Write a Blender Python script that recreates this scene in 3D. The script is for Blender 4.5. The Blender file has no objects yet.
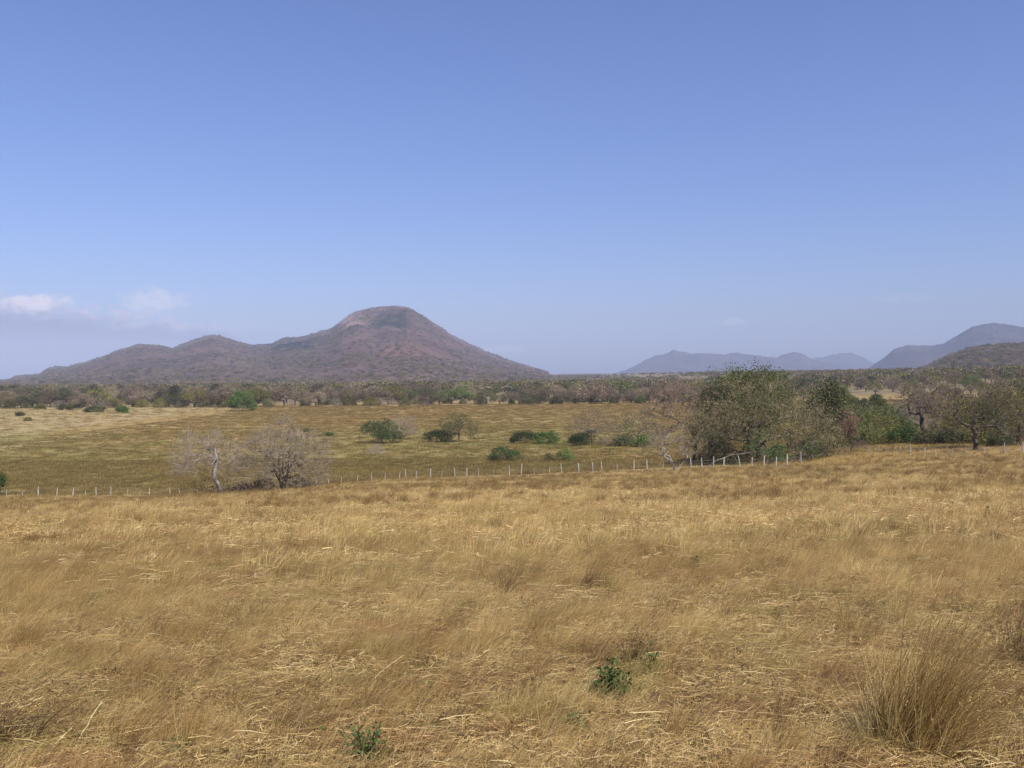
import bpy, math, random
import numpy as np
from math import radians as R

FOC = 1000.0; HZ = 373.0; EYE = 14.0
ROLL = 0.0088          # the photographer held the camera tilted by half a degree
def level(u, v):
    """a point of the photo -> where a level camera would see it"""
    du = u - 512; dv = v - HZ; c, s_ = math.cos(ROLL), math.sin(ROLL)
    return 512 + du * c - dv * s_, HZ + dv * c + du * s_
scene = bpy.context.scene
COL = scene.collection

# ------------------------------------------------------------------ noise
def _hash(ix, iy, seed):
    n = (ix.astype(np.int64) * 374761393 + iy.astype(np.int64) * 668265263 + seed * 1442695041) & 0xFFFFFFFF
    n = ((n ^ (n >> 13)) * 1274126177) & 0xFFFFFFFF
    n = (n ^ (n >> 16)) & 0xFFFFFFFF
    return n / 4294967295.0

def vnoise(x, y, seed=0):
    x = np.asarray(x, float); y = np.asarray(y, float)
    ix = np.floor(x); iy = np.floor(y)
    fx = x - ix; fy = y - iy
    fx = fx * fx * (3 - 2 * fx); fy = fy * fy * (3 - 2 * fy)
    a = _hash(ix, iy, seed); b = _hash(ix + 1, iy, seed)
    c = _hash(ix, iy + 1, seed); d = _hash(ix + 1, iy + 1, seed)
    return (a * (1 - fx) + b * fx) * (1 - fy) + (c * (1 - fx) + d * fx) * fy

def fbm(x, y, seed=0, octs=4, gain=0.5):
    s = 0; a = 1; t = 0
    for k in range(octs):
        s = s + a * vnoise(x * 2 ** k + 17.3 * k, y * 2 ** k - 9.1 * k, seed + k)
        t += a; a *= gain
    return s / t

def sstep(a, b, x):
    t = np.clip((np.asarray(x, float) - a) / (b - a), 0, 1)
    return t * t * (3 - 2 * t)

# ------------------------------------------------------------------ terrain
EU = np.array([-300, 0, 100, 200, 270, 330, 400, 500, 600, 700, 800, 900, 1024, 1400.])
EV = np.array([500, 498.5, 498, 498.5, 492, 487, 481, 478.5, 475, 471, 469, 462, 456.5, 450.])
EY = np.array([112, 112, 112, 112, 112, 112, 110, 108, 106, 105, 104, 102, 100, 100.])
EV = EV + (EU - 512) * ROLL
EX = (EU - 512) / FOC * EY
EZ = EYE - (EV - HZ) / FOC * EY
EW = np.array([40, 40, 40, 40, 40, 40, 34, 34, 36, 50, 90, 140, 160, 160.])

def terrain(x, y):
    x = np.asarray(x, float); y = np.asarray(y, float)
    ze = np.interp(x, EX, EZ); ye = np.interp(x, EX, EY); w = np.interp(x, EX, EW)
    s = np.clip(y / ye, -0.4, 1.0)
    zf = 12.3 + (ze - 12.3) * s
    t = np.clip((y - ye) / w, 0, 1)
    zb = ze * (1 - t * t * (3 - 2 * t))
    z = np.where(y < ye, zf, zb)
    r = np.hypot(x, y)
    near = 1 - sstep(95, 130, y)
    amp = sstep(1.5, 10, r) * near
    z = z + amp * (0.34 * (fbm(x / 9, y / 9, 3, 3) - 0.5) + 0.10 * (fbm(x / 1.6, y / 1.6, 5, 3) - 0.5)) * sstep(8, 30, r) \
          + near * 0.05 * (fbm(x / 0.7, y / 0.7, 8, 2) - 0.5)
    far = sstep(115, 160, y)
    z = z + far * 0.5 * (fbm(x / 40, y / 40, 11, 3) - 0.5)
    # land rising gently at the far right
    z = z + 9.0 * sstep(110, 420, x) * sstep(180, 520, y) * (1 - sstep(2500, 4000, y))
    z = z - 9.0 * sstep(3000, 9000, r) * 0
    return z

def place(u, v, ymin=4.0, ymax=2000.0):
    u, v = level(u, v)
    ys = np.geomspace(ymin, ymax, 4000)
    xs = (u - 512) / FOC * ys
    vv = HZ + (EYE - terrain(xs, ys)) / ys * FOC
    k = np.where(vv <= v)[0]
    i = k[0] if len(k) else len(ys) - 1
    return float(xs[i]), float(ys[i]), float(terrain(xs[i], ys[i]))

def at(u, y):
    x = (u - 512) / FOC * y
    return float(x), float(y), float(terrain(x, y))

# ------------------------------------------------------------------ mesh helpers
def make_mesh(name, verts, faces, mats, tint=None, fmat=None, smooth=False, col=None):
    """faces: list of int arrays (n,3) or (n,4)"""
    me = bpy.data.meshes.new(name)
    verts = np.asarray(verts, dtype=np.float32)
    faces = [np.asarray(f, dtype=np.int32) for f in faces if len(f)]
    me.vertices.add(len(verts)); me.vertices.foreach_set('co', verts.ravel())
    nl = sum(f.size for f in faces); nf = sum(len(f) for f in faces)
    me.loops.add(nl); me.polygons.add(nf)
    me.loops.foreach_set('vertex_index', np.concatenate([f.ravel() for f in faces]))
    tot = np.concatenate([np.full(len(f), f.shape[1], np.int32) for f in faces])
    st = np.concatenate([[0], np.cumsum(tot)[:-1]]).astype(np.int32)
    me.polygons.foreach_set('loop_start', st); me.polygons.foreach_set('loop_total', tot)
    if fmat is not None: me.polygons.foreach_set('material_index', np.asarray(fmat, np.int32))
    me.polygons.foreach_set('use_smooth', np.full(nf, smooth, bool))
    for m in mats: me.materials.append(m)
    me.update(calc_edges=True)
    if tint is not None:
        a = me.attributes.new('tint', 'FLOAT', 'FACE'); a.data.foreach_set('value', np.asarray(tint, np.float32))
    if col is not None:
        a = me.attributes.new('covercol', 'FLOAT_COLOR', 'POINT')
        c = np.ones((len(verts), 4), np.float32); c[:, :3] = col
        a.data.foreach_set('color', c.ravel())
    me.validate()
    return me

class Geo:
    """collects quads/tris with a tint and a material index, built as ONE mesh"""
    def __init__(s): s.v = []; s.q = []; s.t = []; s.qt = []; s.tt = []; s.qm = []; s.tm = []; s.n = 0
    def add(s, v, q=None, t=None, tint=0.5, mat=0):
        v = np.asarray(v, float).reshape(-1, 3)
        if q is not None and len(q):
            q = np.asarray(q).reshape(-1, 4) + s.n; s.q.append(q)
            s.qt.append(np.broadcast_to(tint, (len(q),)).copy() if np.ndim(tint) == 0 else np.asarray(tint)); s.qm.append(np.full(len(q), mat))
        if t is not None and len(t):
            t = np.asarray(t).reshape(-1, 3) + s.n; s.t.append(t)
            s.tt.append(np.full(len(t), tint if np.ndim(tint) == 0 else np.mean(tint))); s.tm.append(np.full(len(t), mat))
        s.v.append(v); s.n += len(v)
    def mesh(s, name, mats, smooth=False):
        f = []; ti = []; mi = []
        if s.q: f.append(np.concatenate(s.q)); ti.append(np.concatenate(s.qt)); mi.append(np.concatenate(s.qm))
        if s.t: f.append(np.concatenate(s.t)); ti.append(np.concatenate(s.tt)); mi.append(np.concatenate(s.tm))
        return make_mesh(name, np.concatenate(s.v), f, mats, np.concatenate(ti), np.concatenate(mi), smooth)

def unit(a): return a / (np.linalg.norm(a, axis=-1, keepdims=True) + 1e-9)

def tubes(geo, p0, p1, r0, r1, sides=4, tint=0.5, mat=0):
    p0 = np.asarray(p0, float); p1 = np.asarray(p1, float); n = len(p0)
    if n == 0: return
    d = unit(p1 - p0)
    ref = np.where(np.abs(d[:, 2:3]) > 0.9, np.array([[1., 0, 0]]), np.array([[0, 0, 1.]]))
    a = unit(np.cross(d, ref)); b = np.cross(d, a)
    th = np.arange(sides) * 2 * math.pi / sides
    off = a[:, None, :] * np.cos(th)[None, :, None] + b[:, None, :] * np.sin(th)[None, :, None]
    r0 = np.broadcast_to(r0, (n,)); r1 = np.broadcast_to(r1, (n,))
    A = p0[:, None, :] + off * r0[:, None, None]; B = p1[:, None, :] + off * r1[:, None, None]
    v = np.concatenate([A, B], 1).reshape(-1, 3)
    base = (np.arange(n) * 2 * sides)[:, None]
    i = np.arange(sides)[None, :]; j = (np.arange(sides) + 1) % sides; j = j[None, :]
    q = np.stack([base + i, base + j, base + sides + j, base + sides + i], -1).reshape(-1, 4)
    tt = tint if np.ndim(tint) == 0 else np.repeat(tint, sides)
    geo.add(v, q=q, tint=tt, mat=mat)

def leaves(geo, c, size, rng, tint, mat=0, aspect=0.6, flat=0.0):
    n = len(c)
    if n == 0: return
    nrm = rng.normal(size=(n, 3)); nrm[:, 2] += flat; nrm = unit(nrm)
    a = unit(np.cross(nrm, rng.normal(size=(n, 3)))); b = np.cross(nrm, a)
    s = size * rng.uniform(0.6, 1.4, n)[:, None]
    v = np.stack([c - a * s, c - b * s * aspect, c + a * s, c + b * s * aspect], 1).reshape(-1, 3)
    q = np.arange(4 * n).reshape(n, 4)
    geo.add(v, q=q, tint=tint, mat=mat)

# ------------------------------------------------------------------ node helpers
class NT:
    def __init__(s, nt): s.nt = nt; nt.nodes.clear()
    def n(s, t, **k):
        nd = s.nt.nodes.new(t)
        for a, b in k.items():
            if a.startswith('i_'):
                key = a[2:]
                nd.inputs[int(key) if key.isdigit() else key.replace('_', ' ')].default_value = b
            else: setattr(nd, a, b)
        return nd
    def l(s, a, b): s.nt.links.new(a, b)
    def math(s, op, a, b=None, c=None, clamp=False):
        nd = s.nt.nodes.new('ShaderNodeMath'); nd.operation = op; nd.use_clamp = clamp
        for i, x in enumerate([a, b, c]):
            if x is None: continue
            if isinstance(x, (int, float)): nd.inputs[i].default_value = x
            else: s.l(x, nd.inputs[i])
        return nd.outputs[0]
    def mix(s, f, a, b, bt='MIX'):
        nd = s.nt.nodes.new('ShaderNodeMix'); nd.data_type = 'RGBA'; nd.blend_type = bt
        for sock, x in ((nd.inputs[0], f), (nd.inputs[6], a), (nd.inputs[7], b)):
            if isinstance(x, (int, float)): sock.default_value = x
            elif isinstance(x, tuple): sock.default_value = (*x, 1)
            else: s.l(x, sock)
        return nd.outputs[2]
    def ramp(s, f, stops):
        nd = s.nt.nodes.new('ShaderNodeValToRGB'); cr = nd.color_ramp
        while len(cr.elements) < len(stops): cr.elements.new(0.5)
        for e, (p, c) in zip(cr.elements, stops): e.position = p; e.color = (*c, 1)
        s.l(f, nd.inputs[0]); return nd.outputs[0]
    def noise(s, vec, scale, detail=3, rough=0.55, dist=0):
        nd = s.nt.nodes.new('ShaderNodeTexNoise')
        nd.inputs['Scale'].default_value = scale; nd.inputs['Detail'].default_value = detail
        nd.inputs['Roughness'].default_value = rough; nd.inputs['Distortion'].default_value = dist
        s.l(vec, nd.inputs['Vector']); return nd.outputs['Fac']
    def mapr(s, f, a, b, c=0., d=1.):
        nd = s.nt.nodes.new('ShaderNodeMapRange'); nd.interpolation_type = 'SMOOTHSTEP'
        s.l(f, nd.inputs[0])
        for i, x in enumerate((a, b, c, d)): nd.inputs[i + 1].default_value = x
        return nd.outputs[0]

def new_mat(name):
    m = bpy.data.materials.new(name); m.use_nodes = True
    return m, NT(m.node_tree)

def foliage_mat(name, stops, trans=0.25, rand=0.25, rough=0.6, patch=None, patch_scale=0.15, mottle=None):
    """stops: colour ramp over the per-face tint; hue/brightness varies from plant to plant"""
    m, t = new_mat(name)
    at_ = t.n('ShaderNodeAttribute', attribute_name='tint', attribute_type='GEOMETRY')
    oi = t.n('ShaderNodeObjectInfo')
    f = t.math('ADD', at_.outputs['Fac'], t.math('MULTIPLY', t.math('SUBTRACT', oi.outputs['Random'], 0.5), rand), clamp=True)
    c = t.ramp(f, stops)
    if patch:
        g = t.n('ShaderNodeNewGeometry')
        pn = t.mapr(t.noise(g.outputs['Position'], patch_scale, 3), 0.45, 0.68)
        c = t.mix(t.math('MULTIPLY', pn, patch[1]), c, patch[0])
    if mottle:
        g = t.n('ShaderNodeNewGeometry')
        for (mc, ms, mf, lo) in mottle:
            c = t.mix(t.math('MULTIPLY', t.mapr(t.noise(g.outputs['Position'], ms, 4, .65), lo, lo + .14), mf), c, mc)
    br = t.math('ADD', t.math('MULTIPLY', oi.outputs['Random'], 0.40), 0.78)
    hs = t.n('ShaderNodeHueSaturation'); t.l(br, hs.inputs['Value']); t.l(c, hs.inputs['Color'])
    c = hs.outputs[0]
    d = t.n('ShaderNodeBsdfPrincipled'); t.l(c, d.inputs['Base Color'])
    d.inputs['Roughness'].default_value = rough; d.inputs['Specular IOR Level'].default_value = 0.25
    tr = t.n('ShaderNodeBsdfTranslucent'); t.l(c, tr.inputs[0])
    mx = t.n('ShaderNodeMixShader'); mx.inputs[0].default_value = trans
    t.l(d.outputs[0], mx.inputs[1]); t.l(tr.outputs[0], mx.inputs[2])
    o = t.n('ShaderNodeOutputMaterial'); t.l(mx.outputs[0], o.inputs[0])
    return m

def bark_mat(name, c1, c2, scale=6):
    m, t = new_mat(name)
    tc = t.n('ShaderNodeTexCoord')
    mp = t.n('ShaderNodeMapping'); mp.inputs['Scale'].default_value = (1, 1, 0.25); t.l(tc.outputs['Object'], mp.inputs[0])
    n = t.noise(mp.outputs[0], scale, 5, 0.65)
    c = t.mix(t.mapr(n, 0.35, 0.65), c1, c2)
    d = t.n('ShaderNodeBsdfPrincipled'); t.l(c, d.inputs['Base Color']); d.inputs['Roughness'].default_value = 0.85
    b = t.n('ShaderNodeBump'); b.inputs['Strength'].default_value = 0.6; b.inputs['Distance'].default_value = 0.03
    t.l(n, b.inputs['Height']); t.l(b.outputs[0], d.inputs['Normal'])
    o = t.n('ShaderNodeOutputMaterial'); t.l(d.outputs[0], o.inputs[0])
    return m

# ------------------------------------------------------------------ materials
M = {}
M['straw'] = foliage_mat('straw', [(0, (.30, .17, .05)), (.3, (.53, .36, .118)), (.65, (.71, .52, .20)), (1, (.86, .72, .39))], .4, .3, .5,
                         patch=((.60, .48, .17), .45), patch_scale=.22, mottle=[((.50, .26, .11), 1.1, .5, .52), ((.38, .34, .09), .8, .45, .54), ((.25, .13, .045), 3.1, .6, .55)])
M['reedy'] = foliage_mat('tawny_grass', [(0, (.27, .145, .04)), (.35, (.53, .345, .118)), (.7, (.69, .49, .19)), (1, (.83, .67, .34))], .5, .35, .5,
                         patch=((.68, .51, .19), .6), patch_scale=.13, mottle=[((.40, .22, .085), .5, .6, .50), ((.27, .15, .055), 1.9, .4, .55)])
M['litter'] = foliage_mat('flattened_straw', [(0, (.20, .11, .04)), (.4, (.54, .365, .135)), (.75, (.74, .55, .24)), (1, (.88, .73, .38))], .25, .25, .5, mottle=[((.50, .26, .11), 1.1, .5, .52), ((.38, .34, .09), .8, .45, .54), ((.25, .13, .045), 3.1, .6, .55)])
M['fieldgrass'] = foliage_mat('field_grass', [(0, (.19, .135, .045)), (.4, (.27, .195, .062)), (.75, (.335, .235, .08)), (1, (.41, .305, .12))], .4, .25, .6)
M['greengrass'] = foliage_mat('green_grass', [(0, (.16, .16, .04)), (.6, (.30, .27, .08)), (1, (.42, .35, .12))], .3, .3, .55)
M['darktuft'] = foliage_mat('dark_dry_grass', [(0, (.05, .028, .015)), (.5, (.12, .07, .03)), (1, (.25, .16, .07))], .15, .3, .6)
M['clump'] = foliage_mat('clump_grass', [(0, (.12, .06, .02)), (.35, (.30, .17, .05)), (.7, (.46, .32, .10)), (1, (.66, .52, .22))], .4, .1, .5)
M['weed'] = foliage_mat('weed_leaf', [(0, (.03, .06, .015)), (.5, (.075, .14, .03)), (1, (.21, .29, .08))], .25, .2, .5)
M['weedstem'] = foliage_mat('weed_stem', [(0, (.08, .06, .03)), (1, (.16, .13, .06))], .0, .2)
M['twig_grey'] = foliage_mat('grey_twigs', [(0, (.14, .11, .078)), (.5, (.26, .21, .155)), (1, (.42, .355, .275))], .0, .2)
M['twig_pink'] = foliage_mat('pinkish_twigs', [(0, (.10, .065, .045)), (.5, (.23, .16, .115)), (1, (.42, .32, .245))], .0, .2)
M['twig_brown'] = foliage_mat('brown_twigs', [(0, (.07, .05, .037)), (.5, (.15, .11, .08)), (1, (.25, .19, .14))], .0, .3)
M['leaf_sage'] = foliage_mat('sage_leaves', [(0, (.05, .062, .02)), (.5, (.135, .145, .045)), (1, (.32, .30, .115))], .25, .25)
M['leaf_green'] = foliage_mat('green_leaves', [(0, (.035, .075, .014)), (.5, (.085, .16, .028)), (1, (.20, .29, .06))], .25, .25)
M['leaf_deep'] = foliage_mat('deep_green_leaves', [(0, (.018, .035, .010)), (.5, (.045, .08, .018)), (1, (.12, .17, .04))], .2, .2)
M['leaf_bright'] = foliage_mat('bright_green_leaves', [(0, (.025, .075, .018)), (.5, (.05, .14, .028)), (1, (.12, .23, .05))], .25, .1)
M['leaf_olive'] = foliage_mat('olive_leaves', [(0, (.06, .065, .014)), (.5, (.17, .16, .035)), (1, (.34, .31, .08))], .25, .3)
M['leaf_dark'] = foliage_mat('dark_leaves', [(0, (.03, .038, .015)), (.5, (.07, .078, .03)), (1, (.13, .135, .045))], .2, .3)
M['leaf_lime'] = foliage_mat('lime_leaves', [(0, (.08, .10, .02)), (.5, (.19, .21, .04)), (1, (.38, .37, .10))], .3, .3)
M['leaf_yellow'] = foliage_mat('yellow_green_leaves', [(0, (.10, .12, .03)), (.5, (.20, .21, .06)), (1, (.33, .32, .11))], .3, .2)
M['leaf_brown'] = foliage_mat('brown_crown', [(0, (.10, .072, .045)), (.5, (.19, .14, .09)), (1, (.29, .225, .15))], .1, .45)
M['leaf_greybrown'] = foliage_mat('grey_brown_crown', [(0, (.14, .105, .065)), (.5, (.245, .19, .12)), (1, (.37, .30, .20))], .1, .4)
M['leaf_red'] = foliage_mat('red_brown_leaves', [(0, (.14, .05, .035)), (.5, (.24, .10, .07)), (1, (.34, .17, .12))], .2, .2)
M['bark_dark'] = bark_mat('dark_bark', (.045, .034, .026), (.11, .085, .065))
M['bark_pale'] = bark_mat('pale_bark', (.20, .175, .14), (.42, .375, .32), 4)
M['bark_grey'] = bark_mat('grey_bark', (.11, .092, .078), (.23, .20, .17))
M['post'] = bark_mat('weathered_white_post', (.36, .33, .28), (.62, .58, .51), 5)
M['stone'] = bark_mat('grey_stone', (.12, .115, .13), (.33, .32, .34), 9)
m, t = new_mat('wire'); p = t.n('ShaderNodeBsdfPrincipled'); p.inputs['Base Color'].default_value = (.25, .23, .22, 1)
p.inputs['Metallic'].default_value = .6; p.inputs['Roughness'].default_value = .6
o = t.n('ShaderNodeOutputMaterial'); t.l(p.outputs[0], o.inputs[0]); M['wire'] = m

# ground: a cover colour by what grows there, broken up by noise
m, t = new_mat('dry_ground')
ca = t.n('ShaderNodeAttribute', attribute_name='covercol', attribute_type='GEOMETRY')
g = t.n('ShaderNodeNewGeometry'); P = g.outputs['Position']
n1 = t.noise(P, 9.0, 6, .7); n2 = t.noise(P, 1.3, 4, .6); n3 = t.noise(P, .12, 4, .6)
v = t.math('ADD', t.mapr(n1, .3, .7, -.28, .28), t.mapr(n2, .3, .7, -.16, .16))
v = t.math('ADD', t.math('ADD', v, t.mapr(n3, .3, .7, -.14, .14)), 1.0)
hs = t.n('ShaderNodeHueSaturation'); t.l(ca.outputs['Color'], hs.inputs['Color']); t.l(v, hs.inputs['Value'])
d = t.n('ShaderNodeBsdfPrincipled'); t.l(hs.outputs[0], d.inputs['Base Color']); d.inputs['Roughness'].default_value = .95
d.inputs['Specular IOR Level'].default_value = .1
b = t.n('ShaderNodeBump'); b.inputs['Strength'].default_value = .8; b.inputs['Distance'].default_value = .05
t.l(n1, b.inputs['Height']); t.l(b.outputs[0], d.inputs['Normal'])
o = t.n('ShaderNodeOutputMaterial'); t.l(d.outputs[0], o.inputs[0]); M['ground'] = m

def hill_mat(name, stops, s1, s2, green):
    m, t = new_mat(name)
    g = t.n('ShaderNodeNewGeometry'); P = g.outputs['Position']
    ca = t.n('ShaderNodeAttribute', attribute_name='covercol', attribute_type='GEOMETRY')
    n = t.math('ADD', t.math('MULTIPLY', t.noise(P, s1, 5, .7), .6), t.math('MULTIPLY', t.noise(P, s2, 4, .6), .4))
    c = t.ramp(n, stops)
    c = t.mix(t.math('MULTIPLY', t.mapr(t.noise(P, s2 * 1.7, 5, .65), .52, .66), .75), c, green)
    c = t.mix(1.0, c, ca.outputs['Color'], 'MULTIPLY')
    d = t.n('ShaderNodeBsdfDiffuse'); t.l(c, d.inputs[0])
    b = t.n('ShaderNodeBump'); b.inputs['Strength'].default_value = .7; b.inputs['Distance'].default_value = 7
    t.l(n, b.inputs['Height']); t.l(b.outputs[0], d.inputs['Normal'])
    o = t.n('ShaderNodeOutputMaterial'); t.l(d.outputs[0], o.inputs[0]); return m
M['mountain'] = hill_mat('dry_forest_slope', [(.36, (.045, .034, .034)), (.5, (.115, .078, .070)), (.64, (.19, .12, .108))], .045, .006, (.04, .052, .034))
M['hill'] = hill_mat('dry_hill', [(.36, (.045, .03, .022)), (.5, (.10, .062, .045)), (.64, (.165, .105, .078))], .06, .012, (.06, .07, .03))
M['ridge'] = hill_mat('far_ridge_slope', [(.38, (.025, .022, .024)), (.5, (.055, .044, .044)), (.62, (.10, .074, .07))], .02, .003, (.045, .05, .04))

# ------------------------------------------------------------------ tagging
def tag(o, label=None, cat=None, group=None, kind=None):
    if label: o['label'] = label
    if cat: o['category'] = cat
    if group: o['group'] = group
    if kind: o['kind'] = kind
    return o
def link(name, data, parent=None, loc=None, rz=0., scale=None):
    o = bpy.data.objects.new(name, data); COL.objects.link(o)
    if parent is not None: o.parent = parent
    if loc is not None: o.location = loc
    o.rotation_euler.z = rz
    if scale is not None: o.scale = scale if not isinstance(scale, (int, float)) else (scale,) * 3
    return o

# ------------------------------------------------------------------ ground
def cover(x, y):
    """albedo of what covers the ground, by place"""
    x = np.asarray(x, float); y = np.asarray(y, float)
    L = lambda a, b, f: a + (b - a) * f[..., None]
    straw = np.array([.56, .41, .18]); dirt = np.array([.44, .30, .14])
    golden = np.array([.325, .225, .085]); olive = np.array([.25, .20, .07]); rust = np.array([.31, .195, .08])
    pale = np.array([.33, .255, .12]); green = np.array([.20, .20, .065]); wood = np.array([.21, .165, .09])
    c = np.broadcast_to(straw, x.shape + (3,)).copy()
    c = L(c, dirt, sstep(.42, .62, fbm(x / 2.2, y / 2.2, 21, 4)) * .8)
    c = L(c, np.array([.33, .29, .13]), sstep(.5, .68, fbm(x / 6, y / 6, 29, 3)) * .5)
    ye = np.interp(x, EX, EY)
    f = np.broadcast_to(golden, c.shape)
    f = L(f, olive, np.clip(1.25 - sstep(170, 330, y) * 1.0 + (fbm(x / 40, y / 40, 31, 4) - .5) * 1.9 - .2, 0, 1))
    f = L(f, rust, sstep(.5, .66, fbm(x / 30, y / 34, 37, 4)) * .6)
    f = L(f, green, sstep(.55, .7, fbm(x / 24, y / 16, 41, 4)) * .6 * (1 - sstep(200, 300, y)))
    f = L(f, pale, sstep(.6, .75, fbm(x / 18, y / 22, 43, 4)) * .12)
    f = L(f, rust, sstep(10, 25, x) * (1 - sstep(35, 60, x)) * sstep(120, 135, y) * (1 - sstep(165, 185, y)) * .6)
    # pale grazed land and a wheel track at the left
    wv = 5 * (fbm(y / 60, y * 0, 47, 2) - .5)
    f = L(f, pale, (1 - sstep(-124, -117, x + wv)) * sstep(170, 200, y) * (.6 + .4 * fbm(x / 12, y / 12, 51, 3)))
    f = L(f, pale, np.exp(-((x + wv + 104) / 3.4) ** 2) * sstep(150, 190, y) * (1 - sstep(380, 430, y)) * .9)
    f = L(f, pale, sstep(395, 425, y) * (1 - sstep(440, 470, y)) * .55)
    f = L(f, pale, np.exp(-((x - 148) / 26) ** 2 - ((y - 395) / 40) ** 2))
    sc = sstep(62, 80, x - (y - 110) * .18) * sstep(108, 125, y) * (1 - sstep(330, 380, y))
    f = L(f, np.array([.17, .13, .06]), sc * .7)
    f = L(f, wood, sstep(470, 540, y))
    ye = ye + 16 * sstep(22, 42, x)
    k = sstep(-2, 5, y - ye + 5 * (fbm(x / 7, y / 7, 61, 3) - .5))
    c = L(c, f, k)
    # trampled earth round the two thorny trees by the fence
    e = np.exp(-((x + 30) / 11) ** 2 - ((y - 112.5) / 5) ** 2)
    c = L(c, np.array([.25, .17, .10]), np.clip(e * 1.2, 0, .85))
    return c

NA, NR = 1000, 420
rad = np.concatenate([[0.4], np.geomspace(1.0, 12500, NR - 1)])
ang = np.arange(NA) * 2 * math.pi / NA
rr, aa = np.meshgrid(rad, ang, indexing='ij')
gx = rr * np.sin(aa); gy = rr * np.cos(aa); gz = terrain(gx, gy)
i, j = np.meshgrid(np.arange(NR - 1), np.arange(NA), indexing='ij')
j2 = (j + 1) % NA
q = np.stack([i * NA + j, (i + 1) * NA + j, (i + 1) * NA + j2, i * NA + j2], -1).reshape(-1, 4)
gv = np.stack([gx, gy, gz], -1).reshape(-1, 3)
gv = np.concatenate([gv, [[0, 0, float(terrain(0, 0))]]])
cen = len(gv) - 1
tr = np.stack([np.full(NA, cen), np.arange(NA), (np.arange(NA) + 1) % NA], -1)
gc = cover(gv[:, 0], gv[:, 1])
ground = link('ground', make_mesh('ground', gv, [q[:, ::-1], tr[:, ::-1]], [M['ground']], smooth=True, col=gc))
if ground.data.polygons[5000].normal.z < 0:
    ground.data.flip_normals()
tag(ground, 'dry straw coloured pasture running down to the valley floor', 'ground', kind='structure')

# ------------------------------------------------------------------ hills and mountain
def ridge(name, prof, y0, y1, yb, mat, seed, ns, label, noise_amp=.12, shape=1.15, du=1.5, tint=None):
    pu = np.array([p[0] for p in prof], float); pv = np.array([p[1] for p in prof], float) + (pu - 512) * ROLL
    us = np.arange(pu[0], pu[-1] + .1, du); h = np.interp(us, pu, HZ - pv)
    jag = ((fbm(us / 9, us * 0, seed, 4) - .5) * 1.8 + (fbm(us / 3.5, us * 0, seed + 2, 3) - .5) * 1.6) * sstep(2, 8, h)
    ny = 90
    ys = np.concatenate([np.linspace(y0, y1, ny), np.linspace(y1, yb, 16)[1:]])
    U, Y = np.meshgrid(us, ys, indexing='ij')
    X = (U - 512) / FOC * Y
    s = np.clip((Y - y0) / (y1 - y0), 0, 1); sb = np.clip((Y - y1) / (yb - y1), 0, 1)
    sh = np.where(Y <= y1, s ** shape, 1 - sb ** 1.5)
    Hh = np.maximum(h, 0)[:, None] / FOC * y1 + EYE * sstep(0, 1.5, h)[:, None]
    gul = 1 - np.abs(fbm(X / ns + Y / (ns * 3), Y / (ns * 2.2), seed + 5, 4) * 2 - 1) * 2
    gul2 = fbm(X / (ns * .3), Y / (ns * .3), seed + 9, 3) - .5
    Z = Hh * sh * (1 + noise_amp * (gul - .3) * (s * (1 - s) * 4) + noise_amp * .5 * gul2) + 10 * (fbm(X / ns, Y / ns, seed + 13, 3) - .3) * s * (1 - sb)
    vis = (Z - EYE) / Y * FOC
    mx = vis.max(1)
    tgt = np.maximum(h, -EYE / y0 * FOC * .6)
    k = np.where(mx > .5, tgt / np.maximum(mx, .5), 1.0); k = np.clip(k, .5, 1.6)
    Z = EYE * s + (Z - EYE * s) * k[:, None] if False else Z
    Z = EYE + (Z - EYE) * np.where(Z > EYE, k[:, None], 1.0)
    Z = Z + jag[:, None] / FOC * Y * s ** 7 * (1 - sb)
    Z = Z - 3 * (1 - s) ** 4 - 12 * sb
    n_u, n_y = U.shape
    a, b = np.meshgrid(np.arange(n_u - 1), np.arange(n_y - 1), indexing='ij')
    q = np.stack([a * n_y + b, (a + 1) * n_y + b, (a + 1) * n_y + b + 1, a * n_y + b + 1], -1).reshape(-1, 4)
    V = np.stack([X, Y, Z], -1).reshape(-1, 3)
    col = np.ones((len(V), 3))
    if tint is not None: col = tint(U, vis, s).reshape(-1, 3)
    o = link(name, make_mesh(name, V, [q], [mat], smooth=True, col=col))
    tag(o, label, name.replace('_', ' '), kind='structure')
    return V.reshape(n_u, n_y, 3)

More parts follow.
